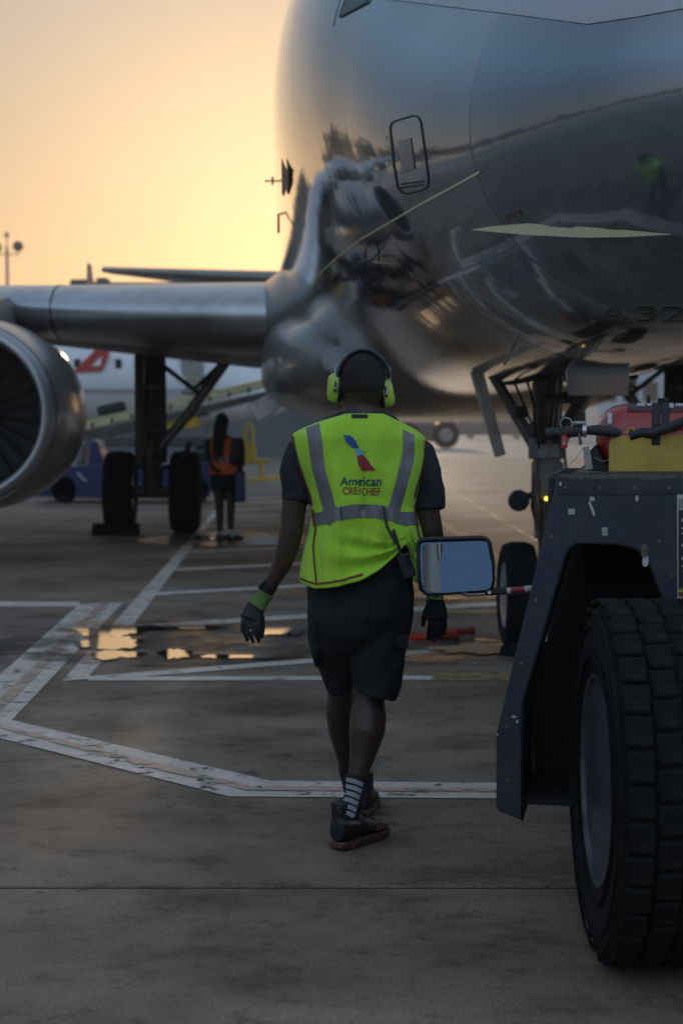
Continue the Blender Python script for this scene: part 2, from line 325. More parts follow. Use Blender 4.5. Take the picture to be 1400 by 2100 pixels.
# ------------------------------------------------------------------ mesh helpers
class MB:
    def __init__(s): s.v = []; s.f = []
    def add(s, vs, fs):
        o = len(s.v); s.v += [Vector(v) for v in vs]; s.f += [tuple(i + o for i in f) for f in fs]; return s
    def box(s, c, d, rz=0, rx=0, ry=0, taper=1.0):
        R = Matrix.Rotation(rz, 3, 'Z') @ Matrix.Rotation(ry, 3, 'Y') @ Matrix.Rotation(rx, 3, 'X')
        vs = []
        for z in (-1, 1):
            k = taper if z > 0 else 1
            for x, y in ((-1, -1), (1, -1), (1, 1), (-1, 1)):
                vs.append(Vector(c) + R @ Vector((x * d[0] / 2 * k, y * d[1] / 2 * k, z * d[2] / 2)))
        return s.add(vs, [(3, 2, 1, 0), (4, 5, 6, 7), (0, 1, 5, 4), (1, 2, 6, 5), (2, 3, 7, 6), (3, 0, 4, 7)])
    def loft(s, rings, cap=True, close=False):
        n = len(rings[0]); o = len(s.v)
        for r in rings: s.v += [Vector(p) for p in r]
        m = len(rings)
        for i in range(m - 1 + (1 if close else 0)):
            a = o + i * n; b_ = o + ((i + 1) % m) * n
            for j in range(n):
                k = (j + 1) % n; s.f.append((a + j, a + k, b_ + k, b_ + j))
        if cap and not close:
            s.f.append(tuple(o + j for j in reversed(range(n)))); s.f.append(tuple(o + (m - 1) * n + j for j in range(n)))
        return s
    def tube(s, pts, rad, n=12, flat=None, cap=True, up=None):
        """pts polyline, rad number or list; flat=(axis vector, factor) squeezes the section"""
        pts = [Vector(p) for p in pts]
        if not hasattr(rad, '__len__'): rad = [rad] * len(pts)
        rings = []; prev = None
        for i, p in enumerate(pts):
            t = (pts[min(i + 1, len(pts) - 1)] - pts[max(i - 1, 0)]).normalized()
            if prev is None:
                a = Vector(up) if up else (Vector((0, 0, 1)) if abs(t.z) < .9 else Vector((0, 1, 0)))
                u = (a - t * a.dot(t)).normalized()
            else: u = (prev - t * prev.dot(t)).normalized()
            prev = u; vv = t.cross(u); r = rad[i]
            ring = []
            for j in range(n):
                q = 2 * pi * j / n; d = (u * cos(q) + vv * sin(q)) * r
                if flat:
                    ax = Vector(flat[0]); d = d - ax * d.dot(ax) * (1 - flat[1])
                ring.append(p + d)
            rings.append(ring)
        return s.loft(rings, cap)
    def lathe(s, prof, c=(0, 0, 0), axis='Y', n=32, cap=True):
        """prof: list of (axial, radius)"""
        rings = []
        for a, r in prof:
            ring = []
            for j in range(n):
                q = 2 * pi * j / n
                if axis == 'Y': d = (cos(q) * r, a, sin(q) * r)
                elif axis == 'X': d = (a, cos(q) * r, sin(q) * r)
                else: d = (cos(q) * r, sin(q) * r, a)
                ring.append(Vector(c) + Vector(d))
            rings.append(ring)
        return s.loft(rings, cap)
    def prism(s, poly, off):
        """poly list of 3D points, off vector"""
        n = len(poly); off = Vector(off)
        vs = [Vector(p) for p in poly] + [Vector(p) + off for p in poly]
        return s.add(vs, [tuple(range(n)), tuple(reversed(range(n, 2 * n)))] + [(j, j + n, (j + 1) % n + n, (j + 1) % n) for j in range(n)])
    def ball(s, c, r, nu=16, nv=10, R=None):
        if not hasattr(r, '__len__'): r = (r, r, r)
        vs = []; c = Vector(c)
        for i in range(1, nv):
            t = pi * i / nv
            for j in range(nu):
                q = 2 * pi * j / nu
                d = Vector((r[0] * sin(t) * cos(q), r[1] * sin(t) * sin(q), r[2] * cos(t)))
                if R: d = R @ d
                vs.append(c + d)
        t0 = Vector((0, 0, r[2])); t1 = -t0
        if R: t0 = R @ t0; t1 = R @ t1
        top = len(vs); vs.append(c + t0); vs.append(c + t1); fs = []
        for j in range(nu):
            k = (j + 1) % nu; fs.append((top, j, k)); b0 = (nv - 2) * nu; fs.append((top + 1, b0 + k, b0 + j))
            for i in range(nv - 2): fs.append((i * nu + j, (i + 1) * nu + j, (i + 1) * nu + k, i * nu + k))
        return s.add(vs, fs)
    def mesh(s, name, o=(0, 0, 0)):
        me = bpy.data.meshes.new(name); O = Vector(o)
        me.from_pydata([tuple(v - O) for v in s.v], [], s.f); me.update()
        bm = bmesh.new(); bm.from_mesh(me); bmesh.ops.recalc_face_normals(bm, faces=bm.faces); bm.to_mesh(me); bm.free()
        return me
    def build(s, name, mat, parent=None, smooth=40, bevel=0, world=False, sub=0, segs=2):
        """world=True: points are world coordinates and the (unrotated) root's location is subtracted"""
        o = (0, 0, 0)
        if world and parent is not None:
            o = parent.location.copy(); q = parent.parent
            while q: o = o + q.location; q = q.parent
        me = s.mesh(name, o)
        ob = bpy.data.objects.new(name, me); COL.objects.link(ob)
        if mat: me.materials.append(mat)
        if parent is not None: ob.parent = parent
        if smooth: shade(me, smooth)
        if bevel:
            md = ob.modifiers.new('bevel', 'BEVEL'); md.width = bevel; md.segments = segs; md.limit_method = 'ANGLE'; md.angle_limit = radians(35)
            md.harden_normals = False
        if sub:
            md = ob.modifiers.new('sub', 'SUBSURF'); md.levels = sub; md.render_levels = sub
        return ob
def shade(me, ang=40):
    me.polygons.foreach_set('use_smooth', [True] * len(me.polygons))
    try: me.set_sharp_from_angle(angle=radians(ang))
    except Exception: pass
def evalmesh(ob):
    dg = bpy.context.evaluated_depsgraph_get(); dg.update()
    return bpy.data.meshes.new_from_object(ob.evaluated_get(dg))
def remesh(mb, name, mat, parent, voxel=.008, smooth=4, disp=None, world=True):
    ob = mb.build(name, mat, parent, world=world, smooth=0)
    md = ob.modifiers.new('r', 'REMESH'); md.mode = 'VOXEL'; md.voxel_size = voxel
    sm = ob.modifiers.new('s', 'SMOOTH'); sm.iterations = smooth; sm.factor = .5
    me = evalmesh(ob); ob.modifiers.clear(); old = ob.data; ob.data = me; bpy.data.meshes.remove(old); me.name = name
    if disp:
        ns = [v.normal.copy() for v in me.vertices]; ol = world_off(ob)
        for v, n in zip(me.vertices, ns): v.co = v.co + n * disp(v.co + ol)
        me.update()
    me.materials.clear(); me.materials.append(mat); shade(me, 80)
    return ob
def world_off(ob):
    o = Vector((0, 0, 0)); q = ob.parent
    while q: o = o + q.location; q = q.parent
    return o
def root(name, label, cat, loc=(0, 0, 0), rz=0, group=None):
    o = bpy.data.objects.new(name, None); COL.objects.link(o); o.location = loc; o.rotation_euler = (0, 0, rz)
    o.empty_display_size = .2
    o['label'] = label; o['category'] = cat
    if group: o['group'] = group
    return o
def tag(o, label, cat, group=None):
    o['label'] = label; o['category'] = cat
    if group: o['group'] = group
    return o
def sub(name, parent, loc=(0, 0, 0), rz=0):
    o = bpy.data.objects.new(name, None); COL.objects.link(o); o.parent = parent; o.location = loc; o.rotation_euler = (0, 0, rz); return o
def copy_tree(o, parent=None):
    c = o.copy(); COL.objects.link(c); c.parent = parent
    for ch in list(o.children): copy_tree(ch, c)
    return c

# --- things laid on a curved surface: points aimed through the lens land on the real surface and stay there
def bvh_of(ob):
    bpy.context.view_layer.update()
    me = evalmesh(ob); mw = ob.matrix_world
    b = BVHTree.FromPolygons([mw @ v.co for v in me.vertices], [tuple(p.vertices) for p in me.polygons])
    bpy.data.meshes.remove(me); return b
C0 = Vector((0, 0, HC))
def on(bvh, px, py, off=.003):
    d = ray(px, py).normalized(); h = bvh.ray_cast(C0, d)
    if h[0] is None: return None
    n = h[1] if h[1].dot(d) < 0 else -h[1]
    return h[0] + n * off
def tri_fill(poly, step):
    """2D outline -> fine triangles"""
    vs = [Vector(p) for p in poly]; n = len(vs)
    x0 = min(p[0] for p in poly); x1 = max(p[0] for p in poly); y0 = min(p[1] for p in poly); y1 = max(p[1] for p in poly)
    ex = []; ed = []
    for i in range(n):
        a = vs[i]; b = vs[(i + 1) % n]; k = max(1, int((b - a).length / step))
        for j in range(k): ex.append(a + (b - a) * (j / k))
    m = len(ex); ed = [(i, (i + 1) % m) for i in range(m)]
    def inside(x, y):
        c = False
        for i in range(n):
            a = vs[i]; b = vs[i - 1]
            if (a.y > y) != (b.y > y) and x < (b.x - a.x) * (y - a.y) / (b.y - a.y) + a.x: c = not c
        return c
    y = y0 + step * .5
    while y < y1:
        x = x0 + step * .5
        while x < x1:
            if inside(x, y) and min((Vector((x, y)) - e).length for e in ex) > step * .4: ex.append(Vector((x, y)))
            x += step
        y += step
    r = geometry.delaunay_2d_cdt(ex, ed, [], 1, 1e-6)
    return r[0], r[2]
def decal(bvh, poly, name, mat, parent, off=.003, step=8, thick=0):
    v2, fs = tri_fill([(p[0], p[1]) for p in poly], step)
    return put2d(bvh, v2, fs, name, mat, parent, off)
def inv_parent(parent):
    bpy.context.view_layer.update(); return parent.matrix_world.inverted()
def put2d(bvh, v2, fs, name, mat, parent, off=.003):
    pts = [on(bvh, p[0], p[1], off) for p in v2]
    I = inv_parent(parent); idx = {}; vs = []
    for i, p in enumerate(pts):
        if p is not None: idx[i] = len(vs); vs.append(I @ p)
    f2 = [tuple(idx[i] for i in f) for f in fs if all(i in idx for i in f)]
    if not f2: return None
    mb = MB(); mb.add(vs, f2); ob = mb.build(name, mat, parent, smooth=60); return ob
def stripe(bvh, pts, wpx, name, mat, parent, off=.003, closed=False, step=10):
    q = []
    n = len(pts)
    for i in range(n if closed else n - 1):
        a = Vector(pts[i]); b = Vector(pts[(i + 1) % n]); k = max(1, int((b - a).length / step))
        for j in range(k): q.append(a + (b - a) * (j / k))
    if not closed: q.append(Vector(pts[-1]))
    L_ = []; m = len(q)
    for i in range(m):
        a = q[(i - 1) % m] if closed or i else q[0]; b = q[(i + 1) % m] if closed or i < m - 1 else q[-1]
        t = (b - a).normalized(); nn = Vector((-t.y, t.x)) * (wpx / 2)
        L_ += [q[i] - nn, q[i] + nn]
    fs = [(2 * i, 2 * i + 1, 2 * ((i + 1) % m) + 1, 2 * ((i + 1) % m)) for i in range(m if closed else m - 1)]
    return put2d(bvh, L_, fs, name, mat, parent, off)
def text2d(body, x0, y0, x1, y1, sx=None):
    """text outline mesh fitted to a photo box; returns verts, faces"""
    c = bpy.data.curves.new('t', 'FONT'); c.body = body; c.resolution_u = 4; c.offset = .012
    o = bpy.data.objects.new('t', c); COL.objects.link(o); me = evalmesh(o)
    vs = [(v.co.x, v.co.y) for v in me.vertices]; fs = [tuple(p.vertices) for p in me.polygons]
    bpy.data.objects.remove(o); bpy.data.curves.remove(c); bpy.data.meshes.remove(me)
    a = min(v[0] for v in vs); b = max(v[0] for v in vs); h0 = min(v[1] for v in vs); h1 = max(v[1] for v in vs)
    return [Vector((x0 + (v[0] - a) / (b - a) * (x1 - x0), y1 - (v[1] - h0) / (h1 - h0) * (y1 - y0))) for v in vs], fs
def lerp_tab(tab, x):
    if x <= tab[0][0]: return tab[0][1:]
    for a, b in zip(tab, tab[1:]):
        if x <= b[0]:
            k = (x - a[0]) / (b[0] - a[0]); return tuple(p + (q - p) * k for p, q in zip(a[1:], b[1:]))
    return tab[-1][1:]

# ================================================================== THE GROUND
gm = MB(); gm.add([(-2500, -600, -.02), (2500, -600, -.02), (2500, 4000, -.02), (-2500, 4000, -.02)], [(0, 1, 2, 3)])
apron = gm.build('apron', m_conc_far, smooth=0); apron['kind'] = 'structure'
SLX, SLY = 7.0, 6.96
sb = MB(); sb.box((0, 0, -.0135), (SLX - .026, SLY - .026, .027))
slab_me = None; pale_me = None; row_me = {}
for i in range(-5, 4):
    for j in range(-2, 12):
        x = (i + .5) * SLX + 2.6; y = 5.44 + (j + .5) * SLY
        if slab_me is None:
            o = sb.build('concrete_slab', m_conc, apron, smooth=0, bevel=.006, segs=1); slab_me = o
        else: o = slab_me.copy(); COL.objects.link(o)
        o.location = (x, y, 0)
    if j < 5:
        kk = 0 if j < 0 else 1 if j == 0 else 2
        if kk not in row_me: row_me[kk] = slab_me.data.copy(); row_me[kk].materials[0] = (m_conc_shaded, m_conc_near, m_conc_mid)[kk]
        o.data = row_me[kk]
    if j >= 5:                       # paler slabs beyond the stand, colour also carrying the sunlit distance
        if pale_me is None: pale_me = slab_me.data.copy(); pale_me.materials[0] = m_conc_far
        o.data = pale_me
m_seal = M('joint_sealant', (.012, .012, .012), .8)
for j in range(-2, 13):
    MB().box((-.9, 5.44 + j * SLY, -.008), (63, .026, .006)).build('joint_sealant', m_seal, apron, smooth=0)
for i in range(-5, 5):
    MB().box((i * SLX + 2.6, 5.44 + 5 * SLY, -.0085), (.026, 97, .006)).build('joint_sealant', m_seal, apron, smooth=0)
LZ = [.004]
def line(poly, mat, name='painted_line', z=None):
    z = LZ[0] if z is None else z; LZ[0] += .00005
    pts = [G(*p) for p in poly]; mb = MB()
    mb.add([(p.x, p.y, z) for p in pts], [tuple(range(len(pts)))])
    o = mb.build(name, mat, apron, smooth=0); return o
def gline(a, b, wdt, mat, name='painted_line', z=None):
    """straight painted line between photo points a, b of real width wdt"""
    A = G(*a); B_ = G(*b); t = (B_ - A).normalized(); n = Vector((-t.y, t.x, 0)) * wdt / 2
    z = LZ[0] if z is None else z; LZ[0] += .00005
    mb = MB(); mb.add([(p.x, p.y, z) for p in (A - n, B_ - n, B_ + n, A + n)], [(0, 1, 2, 3)])
    return mb.build(name, mat, apron, smooth=0)
line([(163, 1240), (253, 1236), (25, 1478), (-113, 1486)], m_white_line)
line([(-113, 1486), (25, 1478), (555, 1603), (1260, 1609), (1260, 1641), (470, 1635)], m_white_line)
line([(202, 1240), (222, 1239), (-20, 1484), (-50, 1482)], m_orange_line, z=.0085)
line([(-50, 1482), (-20, 1484), (300, 1562), (515, 1615), (1260, 1622), (1260, 1629), (505, 1624), (280, 1570)], m_orange_line, z=.0085)
line([(-300, 1233), (165, 1235), (162, 1245), (-300, 1243)], m_thin_line)
line([(128, 1398), (178, 1394), (272, 1285), (452, 1045), (442, 1045), (228, 1285)], m_white_line)
line([(180, 1389), (890, 1387), (890, 1395), (180, 1397)], m_thin_line)
# hatching that runs off the diagonal towards the aircraft
hd = Vector((cos(radians(30)), sin(radians(30)), 0))
A0 = G(180, 1393); A1 = G(444, 1048)
nh = 20
for k in range(nh):
    st = A0.lerp(A1, 0) + Vector(((A1 - A0).x / (A1 - A0).y, 1, 0)) * (2.55 * k)
    en = st + hd * (3.9 if k else 3.7)
    t = hd; n = Vector((-t.y, t.x, 0)) * (.085 if k == 0 else .13); z = .0045 + .00003 * k
    mb = MB(); mb.add([(p.x, p.y, z) for p in (st - n, en - n, en + n, st + n)], [(0, 1, 2, 3)])
    mb.build('hatch_line', m_thin_line, apron, smooth=0)
for poly in ([(850, 1236), (1120, 1236), (1120, 1245), (850, 1245)], [(850, 1252), (1120, 1252), (1120, 1259), (850, 1259)],
             [(885, 1381), (1200, 1379), (1200, 1397), (885, 1397)], [(890, 1068), (905, 1068), (1060, 1160), (1020, 1160)],
             [(1000, 1185), (1022, 1185), (1100, 1320), (1050, 1320)]):
    line(poly, m_yellow_line)
# puddles
pz = [.0135]
def puddle(pieces):
    for k, (cx, cy, rx, ry) in enumerate(pieces):
        pz[0] += .0004; N_ = 110; pts = []
        for j in range(N_):
            q = 2 * pi * j / N_
            r = 1 + .5 * noise.noise(Vector((cos(q) * 1.7 + cx, sin(q) * 1.7 + cy, 3))) + .35 * noise.noise(Vector((cos(q) * 4 + cx, sin(q) * 5, cy))) 
            g = G(cx + rx * r * cos(q), cy + ry * r * sin(q)); pts.append((g.x, g.y, pz[0]))
        mb = MB(); mb.add(pts, [tuple(range(N_))]); o = mb.build('puddle', m_water, smooth=0); o['kind'] = 'structure'
m_damp = M('damp_concrete', (.075, .064, .054), .22, var=.3, vscale=6, spec=.6)
nt_ = m_damp.node_tree; ns_ = nt_.nodes.new('ShaderNodeTexNoise'); ns_.inputs['Scale'].default_value = 2.6; ns_.inputs['Detail'].default_value = 9; ns_.inputs['Roughness'].default_value = .7
gp_ = nt_.nodes.new('ShaderNodeNewGeometry'); nt_.links.new(gp_.outputs['Position'], ns_.inputs['Vector'])
rp_ = nt_.nodes.new('ShaderNodeValToRGB'); rp_.color_ramp.elements[0].position = .42; rp_.color_ramp.elements[1].position = .68
nt_.links.new(ns_.outputs['Fac'], rp_.inputs[0]); nt_.links.new(rp_.outputs[0], nt_.nodes['Principled BSDF'].inputs['Alpha'])
for k_, (cx, cy, rx, ry) in enumerate(((300, 1320, 330, 48), (940, 1338, 190, 26), (480, 1108, 200, 14), (820, 1215, 260, 20))):
    pts = []
    for j in range(40):
        q = 2 * pi * j / 40; g_ = G(cx + rx * cos(q) * (1 + .2 * sin(3 * q)), cy + ry * sin(q)); pts.append((g_.x, g_.y, .0118 + .0003 * k_))
    o = MB().add(pts, [tuple(range(40))]).build('damp_patch', m_damp, smooth=0); o['kind'] = 'structure'
puddle([(225, 1322, 70, 14), (215, 1297, 62, 11), (235, 1347, 50, 8), (362, 1345, 36, 10), (300, 1291, 90, 5), (405, 1290, 55, 4.5),
        (480, 1351, 100, 3.2), (570, 1296, 46, 10), (605, 1296, 10, 12), (965, 1335, 80, 9), (1010, 1340, 60, 7), (520, 1108, 80, 5),
        (420, 1105, 24, 4), (545, 1116, 50, 3)])

# ================================================================== THE AIRLINER
AX = .031
air = root('airliner', 'large silver-grey twin-engine airliner parked nose towards us above the man in the lime vest', 'airliner', (1.62, 6.38, 0), AX)
ST = [  # t, top z, bottom z, half width
    (0.0, 2.95, 2.85, .04), (.03, 3.08, 2.70, .17), (.10, 3.22, 2.55, .32), (.25, 3.40, 2.37, .53), (.5, 3.58, 2.18, .76), (.75, 3.72, 2.06, .91),
    (1.0, 3.84, 1.98, 1.03), (1.4, 4.02, 1.91, 1.19), (1.8, 4.24, 1.87, 1.33), (2.2, 4.58, 1.845, 1.45), (2.6, 4.95, 1.83, 1.55), (3.0, 5.24, 1.82, 1.655),
    (3.5, 5.47, 1.81, 1.755), (4.0, 5.60, 1.805, 1.83), (4.5, 5.66, 1.80, 1.88), (5.0, 5.72, 1.80, 1.912), (6.0, 5.76, 1.80, 1.938), (7.0, 5.77, 1.80, 1.945), (9, 5.77, 1.80, 1.95),
    (13, 5.77, 1.80, 1.95), (18, 5.77, 1.80, 1.95), (24, 5.77, 1.84, 1.95), (27, 5.77, 2.2, 1.9), (30, 5.75, 2.9, 1.6), (33, 5.7, 3.75, 1.1), (36, 5.6, 4.6, .5), (37.4, 5.45, 4.95, .2)]
def smooth_tab(t):
    # Catmull-Rom through the stations
    for i in range(len(ST) - 1):
        if t <= ST[i + 1][0]:
            p0 = ST[max(i - 1, 0)]; p1 = ST[i]; p2 = ST[i + 1]; p3 = ST[min(i + 2, len(ST) - 1)]
            u = (t - p1[0]) / (p2[0] - p1[0]); out = []
            for c in (1, 2, 3):
                m1 = (p2[c] - p0[c]) / max(p2[0] - p0[0], 1e-6) * (p2[0] - p1[0]); m2 = (p3[c] - p1[c]) / max(p3[0] - p1[0], 1e-6) * (p2[0] - p1[0])
                out.append((2 * u**3 - 3 * u**2 + 1) * p1[c] + (u**3 - 2 * u**2 + u) * m1 + (-2 * u**3 + 3 * u**2) * p2[c] + (u**3 - u**2) * m2)
            return out
    return ST[-1][1:]
def hull_ring(t, n=96, g=0.0, lean=0.0):
    zt, zb, hw = smooth_tab(t); ring = []
    # widest point sits a little below mid height on the nose
    k = min(1, max(0, (t - 1) / 4)); zc = zb + (zt - zb) * (.46 + .04 * k)
    for j in range(n):
        q = 2 * pi * j / n; c, s_ = cos(q), sin(q)
        h = (zt - zc) if s_ > 0 else (zc - zb)
        z = zc + s_ * (h + g)
        ring.append((c * (hw + g), t + lean * (z - zc), z))
    return ring
ts = [0, .015, .03, .06, .1, .16, .25, .35, .5, .65, .8, .9, 1.0]
rad_o = MB().loft([hull_ring(t) for t in ts]).build('radome', m_hull_dark, air, smooth=60)
ts = [1.008, 1.1, 1.25, 1.4, 1.6, 1.8, 2.0, 2.2, 2.4, 2.6, 2.8, 3.0, 3.25, 3.5, 3.75, 4, 4.5, 5, 5.5, 6, 7, 8, 9, 11, 13, 15, 18, 21, 24, 25.5, 27, 28.5, 30, 31.5, 33, 34.5, 36, 37.4]
fus = MB().loft([hull_ring(t) for t in ts]).build('fuselage', m_hull, air, smooth=60)
MB().loft([hull_ring(t, g=-.006) for t in (.97, 1.04)]).build('radome_seam', m_seam, air)
bv_f = bvh_of(fus); bv_r = bvh_of(rad_o)
class Both:
    def ray_cast(s, a, d):
        h = bv_f.ray_cast(a, d); k = bv_r.ray_cast(a, d)
        if h[0] is None: return k
        if k[0] is None: return h
        return h if h[3] < k[3] else k
bva = Both()
# wing-body fairing
rg = []
for t, hw, zb, zt in ((10.2, 1.5, 1.95, 2.4), (10.7, 1.75, 1.8, 2.7), (11.4, 1.92, 1.68, 2.8), (12.4, 2.05, 1.62, 2.95), (13.5, 2.14, 1.6, 3.05), (16, 2.2, 1.58, 3.1), (19, 2.18, 1.6, 3.05), (21, 2.2, 1.68, 3.1), (23, 1.7, 1.9, 2.7)):
    r = []
    for j in range(64):
        q = 2 * pi * j / 64; c, s_ = cos(q), sin(q)
        sc = lambda v, e: math.copysign(abs(v) ** e, v)
        r.append((sc(c, .72) * hw, t, (zt + zb) / 2 + sc(s_, .62) * (zt - zb) / 2))
    rg.append(r)
MB().loft(rg).build('belly_fairing', m_cowl, air, smooth=60)

def airfoil(le, te, thick, n=26, camber=.02):
    """closed section from leading edge point to trailing edge point, thickness in metres"""
    le = Vector(le); te = Vector(te); ch = te - le; up = Vector((0, 0, 1)); out = []
    def th(x): return 5 * thick * (.2969 * sqrt(x) - .126 * x - .3516 * x * x + .2843 * x**3 - .1036 * x**4)
    for j in range(n):
        a = pi * j / (n - 1); x = (1 + cos(a)) / 2; out.append(le + ch * x + up * (th(x) + camber * ch.length * 4 * x * (1 - x)))
    for j in range(1, n - 1):
        a = pi * j / (n - 1); x = (1 - cos(a)) / 2; out.append(le + ch * x + up * (-th(x) * 1.0 + camber * ch.length * 4 * x * (1 - x)))
    return out
def side_parts(sg):
    WS = [(1.9, 13.0, 2.80, 20.2, 2.42, .98), (2.4, 13.15, 2.82, 20.2, 2.45, .96), (4.3, 14.15, 2.93, 20.15, 2.66, .78), (6.4, 15.25, 3.06, 20.2, 2.9, .62),
          (10, 17.2, 3.33, 21.0, 3.22, .42), (14, 19.3, 3.66, 22.0, 3.6, .28), (17, 20.9, 3.9, 22.6, 3.88, .17)]
    MB().loft([airfoil((sg * x, a, z), (sg * x, b, zz), th) for x, a, z, b, zz, th in WS]).build('wing', m_wing, air, smooth=50)
    MB().loft([airfoil((sg * 1.55, 11.7, 3.15), (sg * 1.55, 20.8, 2.6), 1.7), airfoil((sg * 1.8, 12.35, 2.95), (sg * 1.8, 20.6, 2.5), 1.35), airfoil((sg * 1.96, 12.8, 2.86), (sg * 1.96, 20.4, 2.45), 1.12), airfoil((sg * 2.12, 13.08, 2.815), (sg * 2.12, 20.2, 2.43), .99)]).build('wing_fillet', m_cowl, air, smooth=60)
    # polished slat nose, a little proud of the wing
    rings = []
    for x, a, z, b, zz, th in [(2.05, 13.05, 2.81, 20.2, 2.43, .97)] + WS[1:]:
        sec = airfoil((sg * x, a - .03, z), (sg * x, b, zz), th + .03, 40)
        n = len(sec); le_i = 39
        sec2 = [sec[i] for i in range(le_i - 13, le_i + 11)]
        back = Vector((sg * x, a + .6 * (b - a) / 7, z)); rings.append(sec2 + [back])
    MB().loft(rings).build('slat', m_slat, air, smooth=50)
    for x_ in (2.06, 4.75, 7.4, 10.2):
        q_ = lerp_tab([r_ for r_ in WS], x_); a_, z_, b_, zz_, th_ = q_
        sec = airfoil((0, a_ - .034, z_), (0, b_, zz_), th_ + .038, 40)
        seg = [sec[i] for i in range(39 - 13, 39 + 11)]
        MB().loft([[p + Vector((sg * (x_ - .012), 0, 0)) for p in seg], [p + Vector((sg * (x_ + .012), 0, 0)) for p in seg]], cap=False).build('slat_gap', m_seam, air)
    # sharklet
    MB().loft([airfoil((sg * 17.0, 20.9, 3.9), (sg * 17.0, 22.6, 3.88), .15), airfoil((sg * 17.35, 21.5, 4.6), (sg * 17.35, 22.9, 4.6), .09), airfoil((sg * 17.5, 22.5, 6.2), (sg * 17.5, 23.3, 6.2), .05)]).build('winglet', m_wing, air)
    # flap track fairings
    for fx, t0, z0 in ((5.55, 20.0, 2.50), (8.6, 20.2, 2.85), (12, 20.9, 3.15)):
        pr = [(-2.2, .02), (-1.9, .13), (-1.2, .24), (-.3, .28), (.5, .22), (1.2, .1), (1.5, .02)]
        MB().lathe(pr, (sg * fx, t0, z0), 'Y', 20).build('flap_track_fairing', m_wing, air)
    # engine: nacelle, polished lip, fan
    ex, et, ez = sg * 5.34, 11.62, 1.66
    nac = [(.22, 1.005), (.5, 1.055), (.9, 1.085), (1.5, 1.10), (2.4, 1.07), (3.2, .97), (3.9, .82), (3.9, .74)]
    MB().lathe(nac, (ex, et, ez), 'Y', 64, cap=False).build('nacelle', m_cowl, air, smooth=50)
    MB().lathe([(.222, 1.008), (.236, 1.011)], (ex, et, ez), 'Y', 64, cap=False).build('cowl_joint', m_seam, air)
    MB().lathe([(1.62, 1.101), (1.635, 1.101)], (ex, et, ez), 'Y', 64, cap=False).build('cowl_joint', m_seam, air)
    lip = [(.215, 1.0), (.10, .975), (.03, .945), (0, .91), (.01, .88), (.06, .86), (.16, .845), (.30, .835), (.5, .835)]
    MB().lathe(lip, (ex, et, ez), 'Y', 64, cap=False).build('inlet_lip', m_lip, air, smooth=60)
    MB().lathe([(.5, .835), (.9, .86), (1.15, .88)], (ex, et, ez), 'Y', 64, cap=False).build('inlet_duct', m_gear_dark, air)
    MB().lathe([(1.25, .9), (1.26, .02)], (ex, et, ez), 'Y', 48).build('fan_case', m_dark_in, air)
    MB().lathe([(.72, .01), (.8, .09), (.95, .18), (1.15, .25)], (ex, et, ez), 'Y', 28).build('spinner', m_gear_dark, air)
    bl = MB(); pts = []
    for k in range(5):
        r = .22 + .64 * k / 4; tw = .95 - .5 * k / 4; w_ = .10 + .035 * k
        for s2 in (-1, 1): pts.append(Vector((s2 * w_ * cos(tw), s2 * w_ * sin(tw) * .6, r)))
    th = Vector((.004, .008, 0))
    fs = []
    for k in range(4): fs.append((2 * k, 2 * k + 1, 2 * k + 3, 2 * k + 2))
    bl.add(pts, fs)
    b0 = bl.build('fan_blade', m_fan, air); b0.location = (ex, et + 1.12, ez)
    sol = b0.modifiers.new('thick', 'SOLIDIFY'); sol.thickness = .012
    for k in range(1, 22):
        c = b0.copy(); COL.objects.link(c); c.rotation_euler = (0, 2 * pi * k / 22, 0)
    MB().lathe([(3.3, .55), (4.2, .5), (5.0, .34), (5.0, .1)], (ex, et, ez), 'Y', 32).build('exhaust', m_gear_dark, air)
    MB().loft([[(ex - .16, y, z0), (ex + .16, y, z0), (ex + .10, y, z1), (ex - .10, y, z1)] for y, z0, z1 in ((et + .9, 2.6, 2.72), (et + 1.6, 2.5, 2.98), (et + 2.6, 2.4, 3.12), (et + 4.2, 2.3, 3.0), (et + 6, 2.5, 2.8))]).build('pylon', m_wing, air, bevel=.03)
    # horizontal stabiliser
    MB().loft([airfoil((0, 29.6, 4.6), (0, 33.9, 4.35), .5), airfoil((sg * 1.5, 30.3, 4.74), (sg * 1.5, 33.9, 4.58), .44), airfoil((sg * 6.15, 32.6, 5.14), (sg * 6.15, 34.5, 5.22), .14)]).build('tailplane', m_wing, air)
    # ---------------- main landing gear
    gx, gt = sg * 3.78, 17.66
    mg = sub('main_gear', air, (gx, gt, 0))
    MB().tube([(0, 0, .9), (0, 0, 2.6)], .105, 20).tube([(0, 0, .55), (0, 0, .95)], .14, 20).tube([(-.62, 0, .585), (.62, 0, .585)], .09, 16).tube([(0, -.12, 1.5), (0, -.2, 1.0), (0, -.13, .62)], .035, 8).build('strut', m_gear_dark, mg)
    MB().tube([(-sg * .1, .05, 2.75), (-sg * .12, .06, 1.0)], .09, 16).build('hydraulic_leg', m_gear_dark, mg)
    MB().tube([(0, 0, .62), (0, 0, 1.2)], .075, 18).build('piston', m_chrome, mg)
    MB().box((sg * .17, .02, 1.75), (.12, .5, 1.6)).build('gear_door', m_gear_dark, mg, bevel=.01)
    MB().tube([(0, -.02, 1.1), (-sg * .55, -.02, 1.75), (-sg * 1.05, 0, 2.45)], [.06, .075, .08], 12).build('side_brace', m_steel, mg)
    MB().tube([(-sg * .08, -.02, 2.45), (-sg * .6, -.02, 2.05), (-sg * .72, -.02, 1.95)], .035, 8).tube([(-sg * .6, -.02, 2.05), (-sg * .98, 0, 2.42)], .03, 8).tube([(-sg * .1, -.05, 1.15), (sg * -.62, -.1, 1.72)], .018, 6).build('lock_link', m_gear_dark, mg)
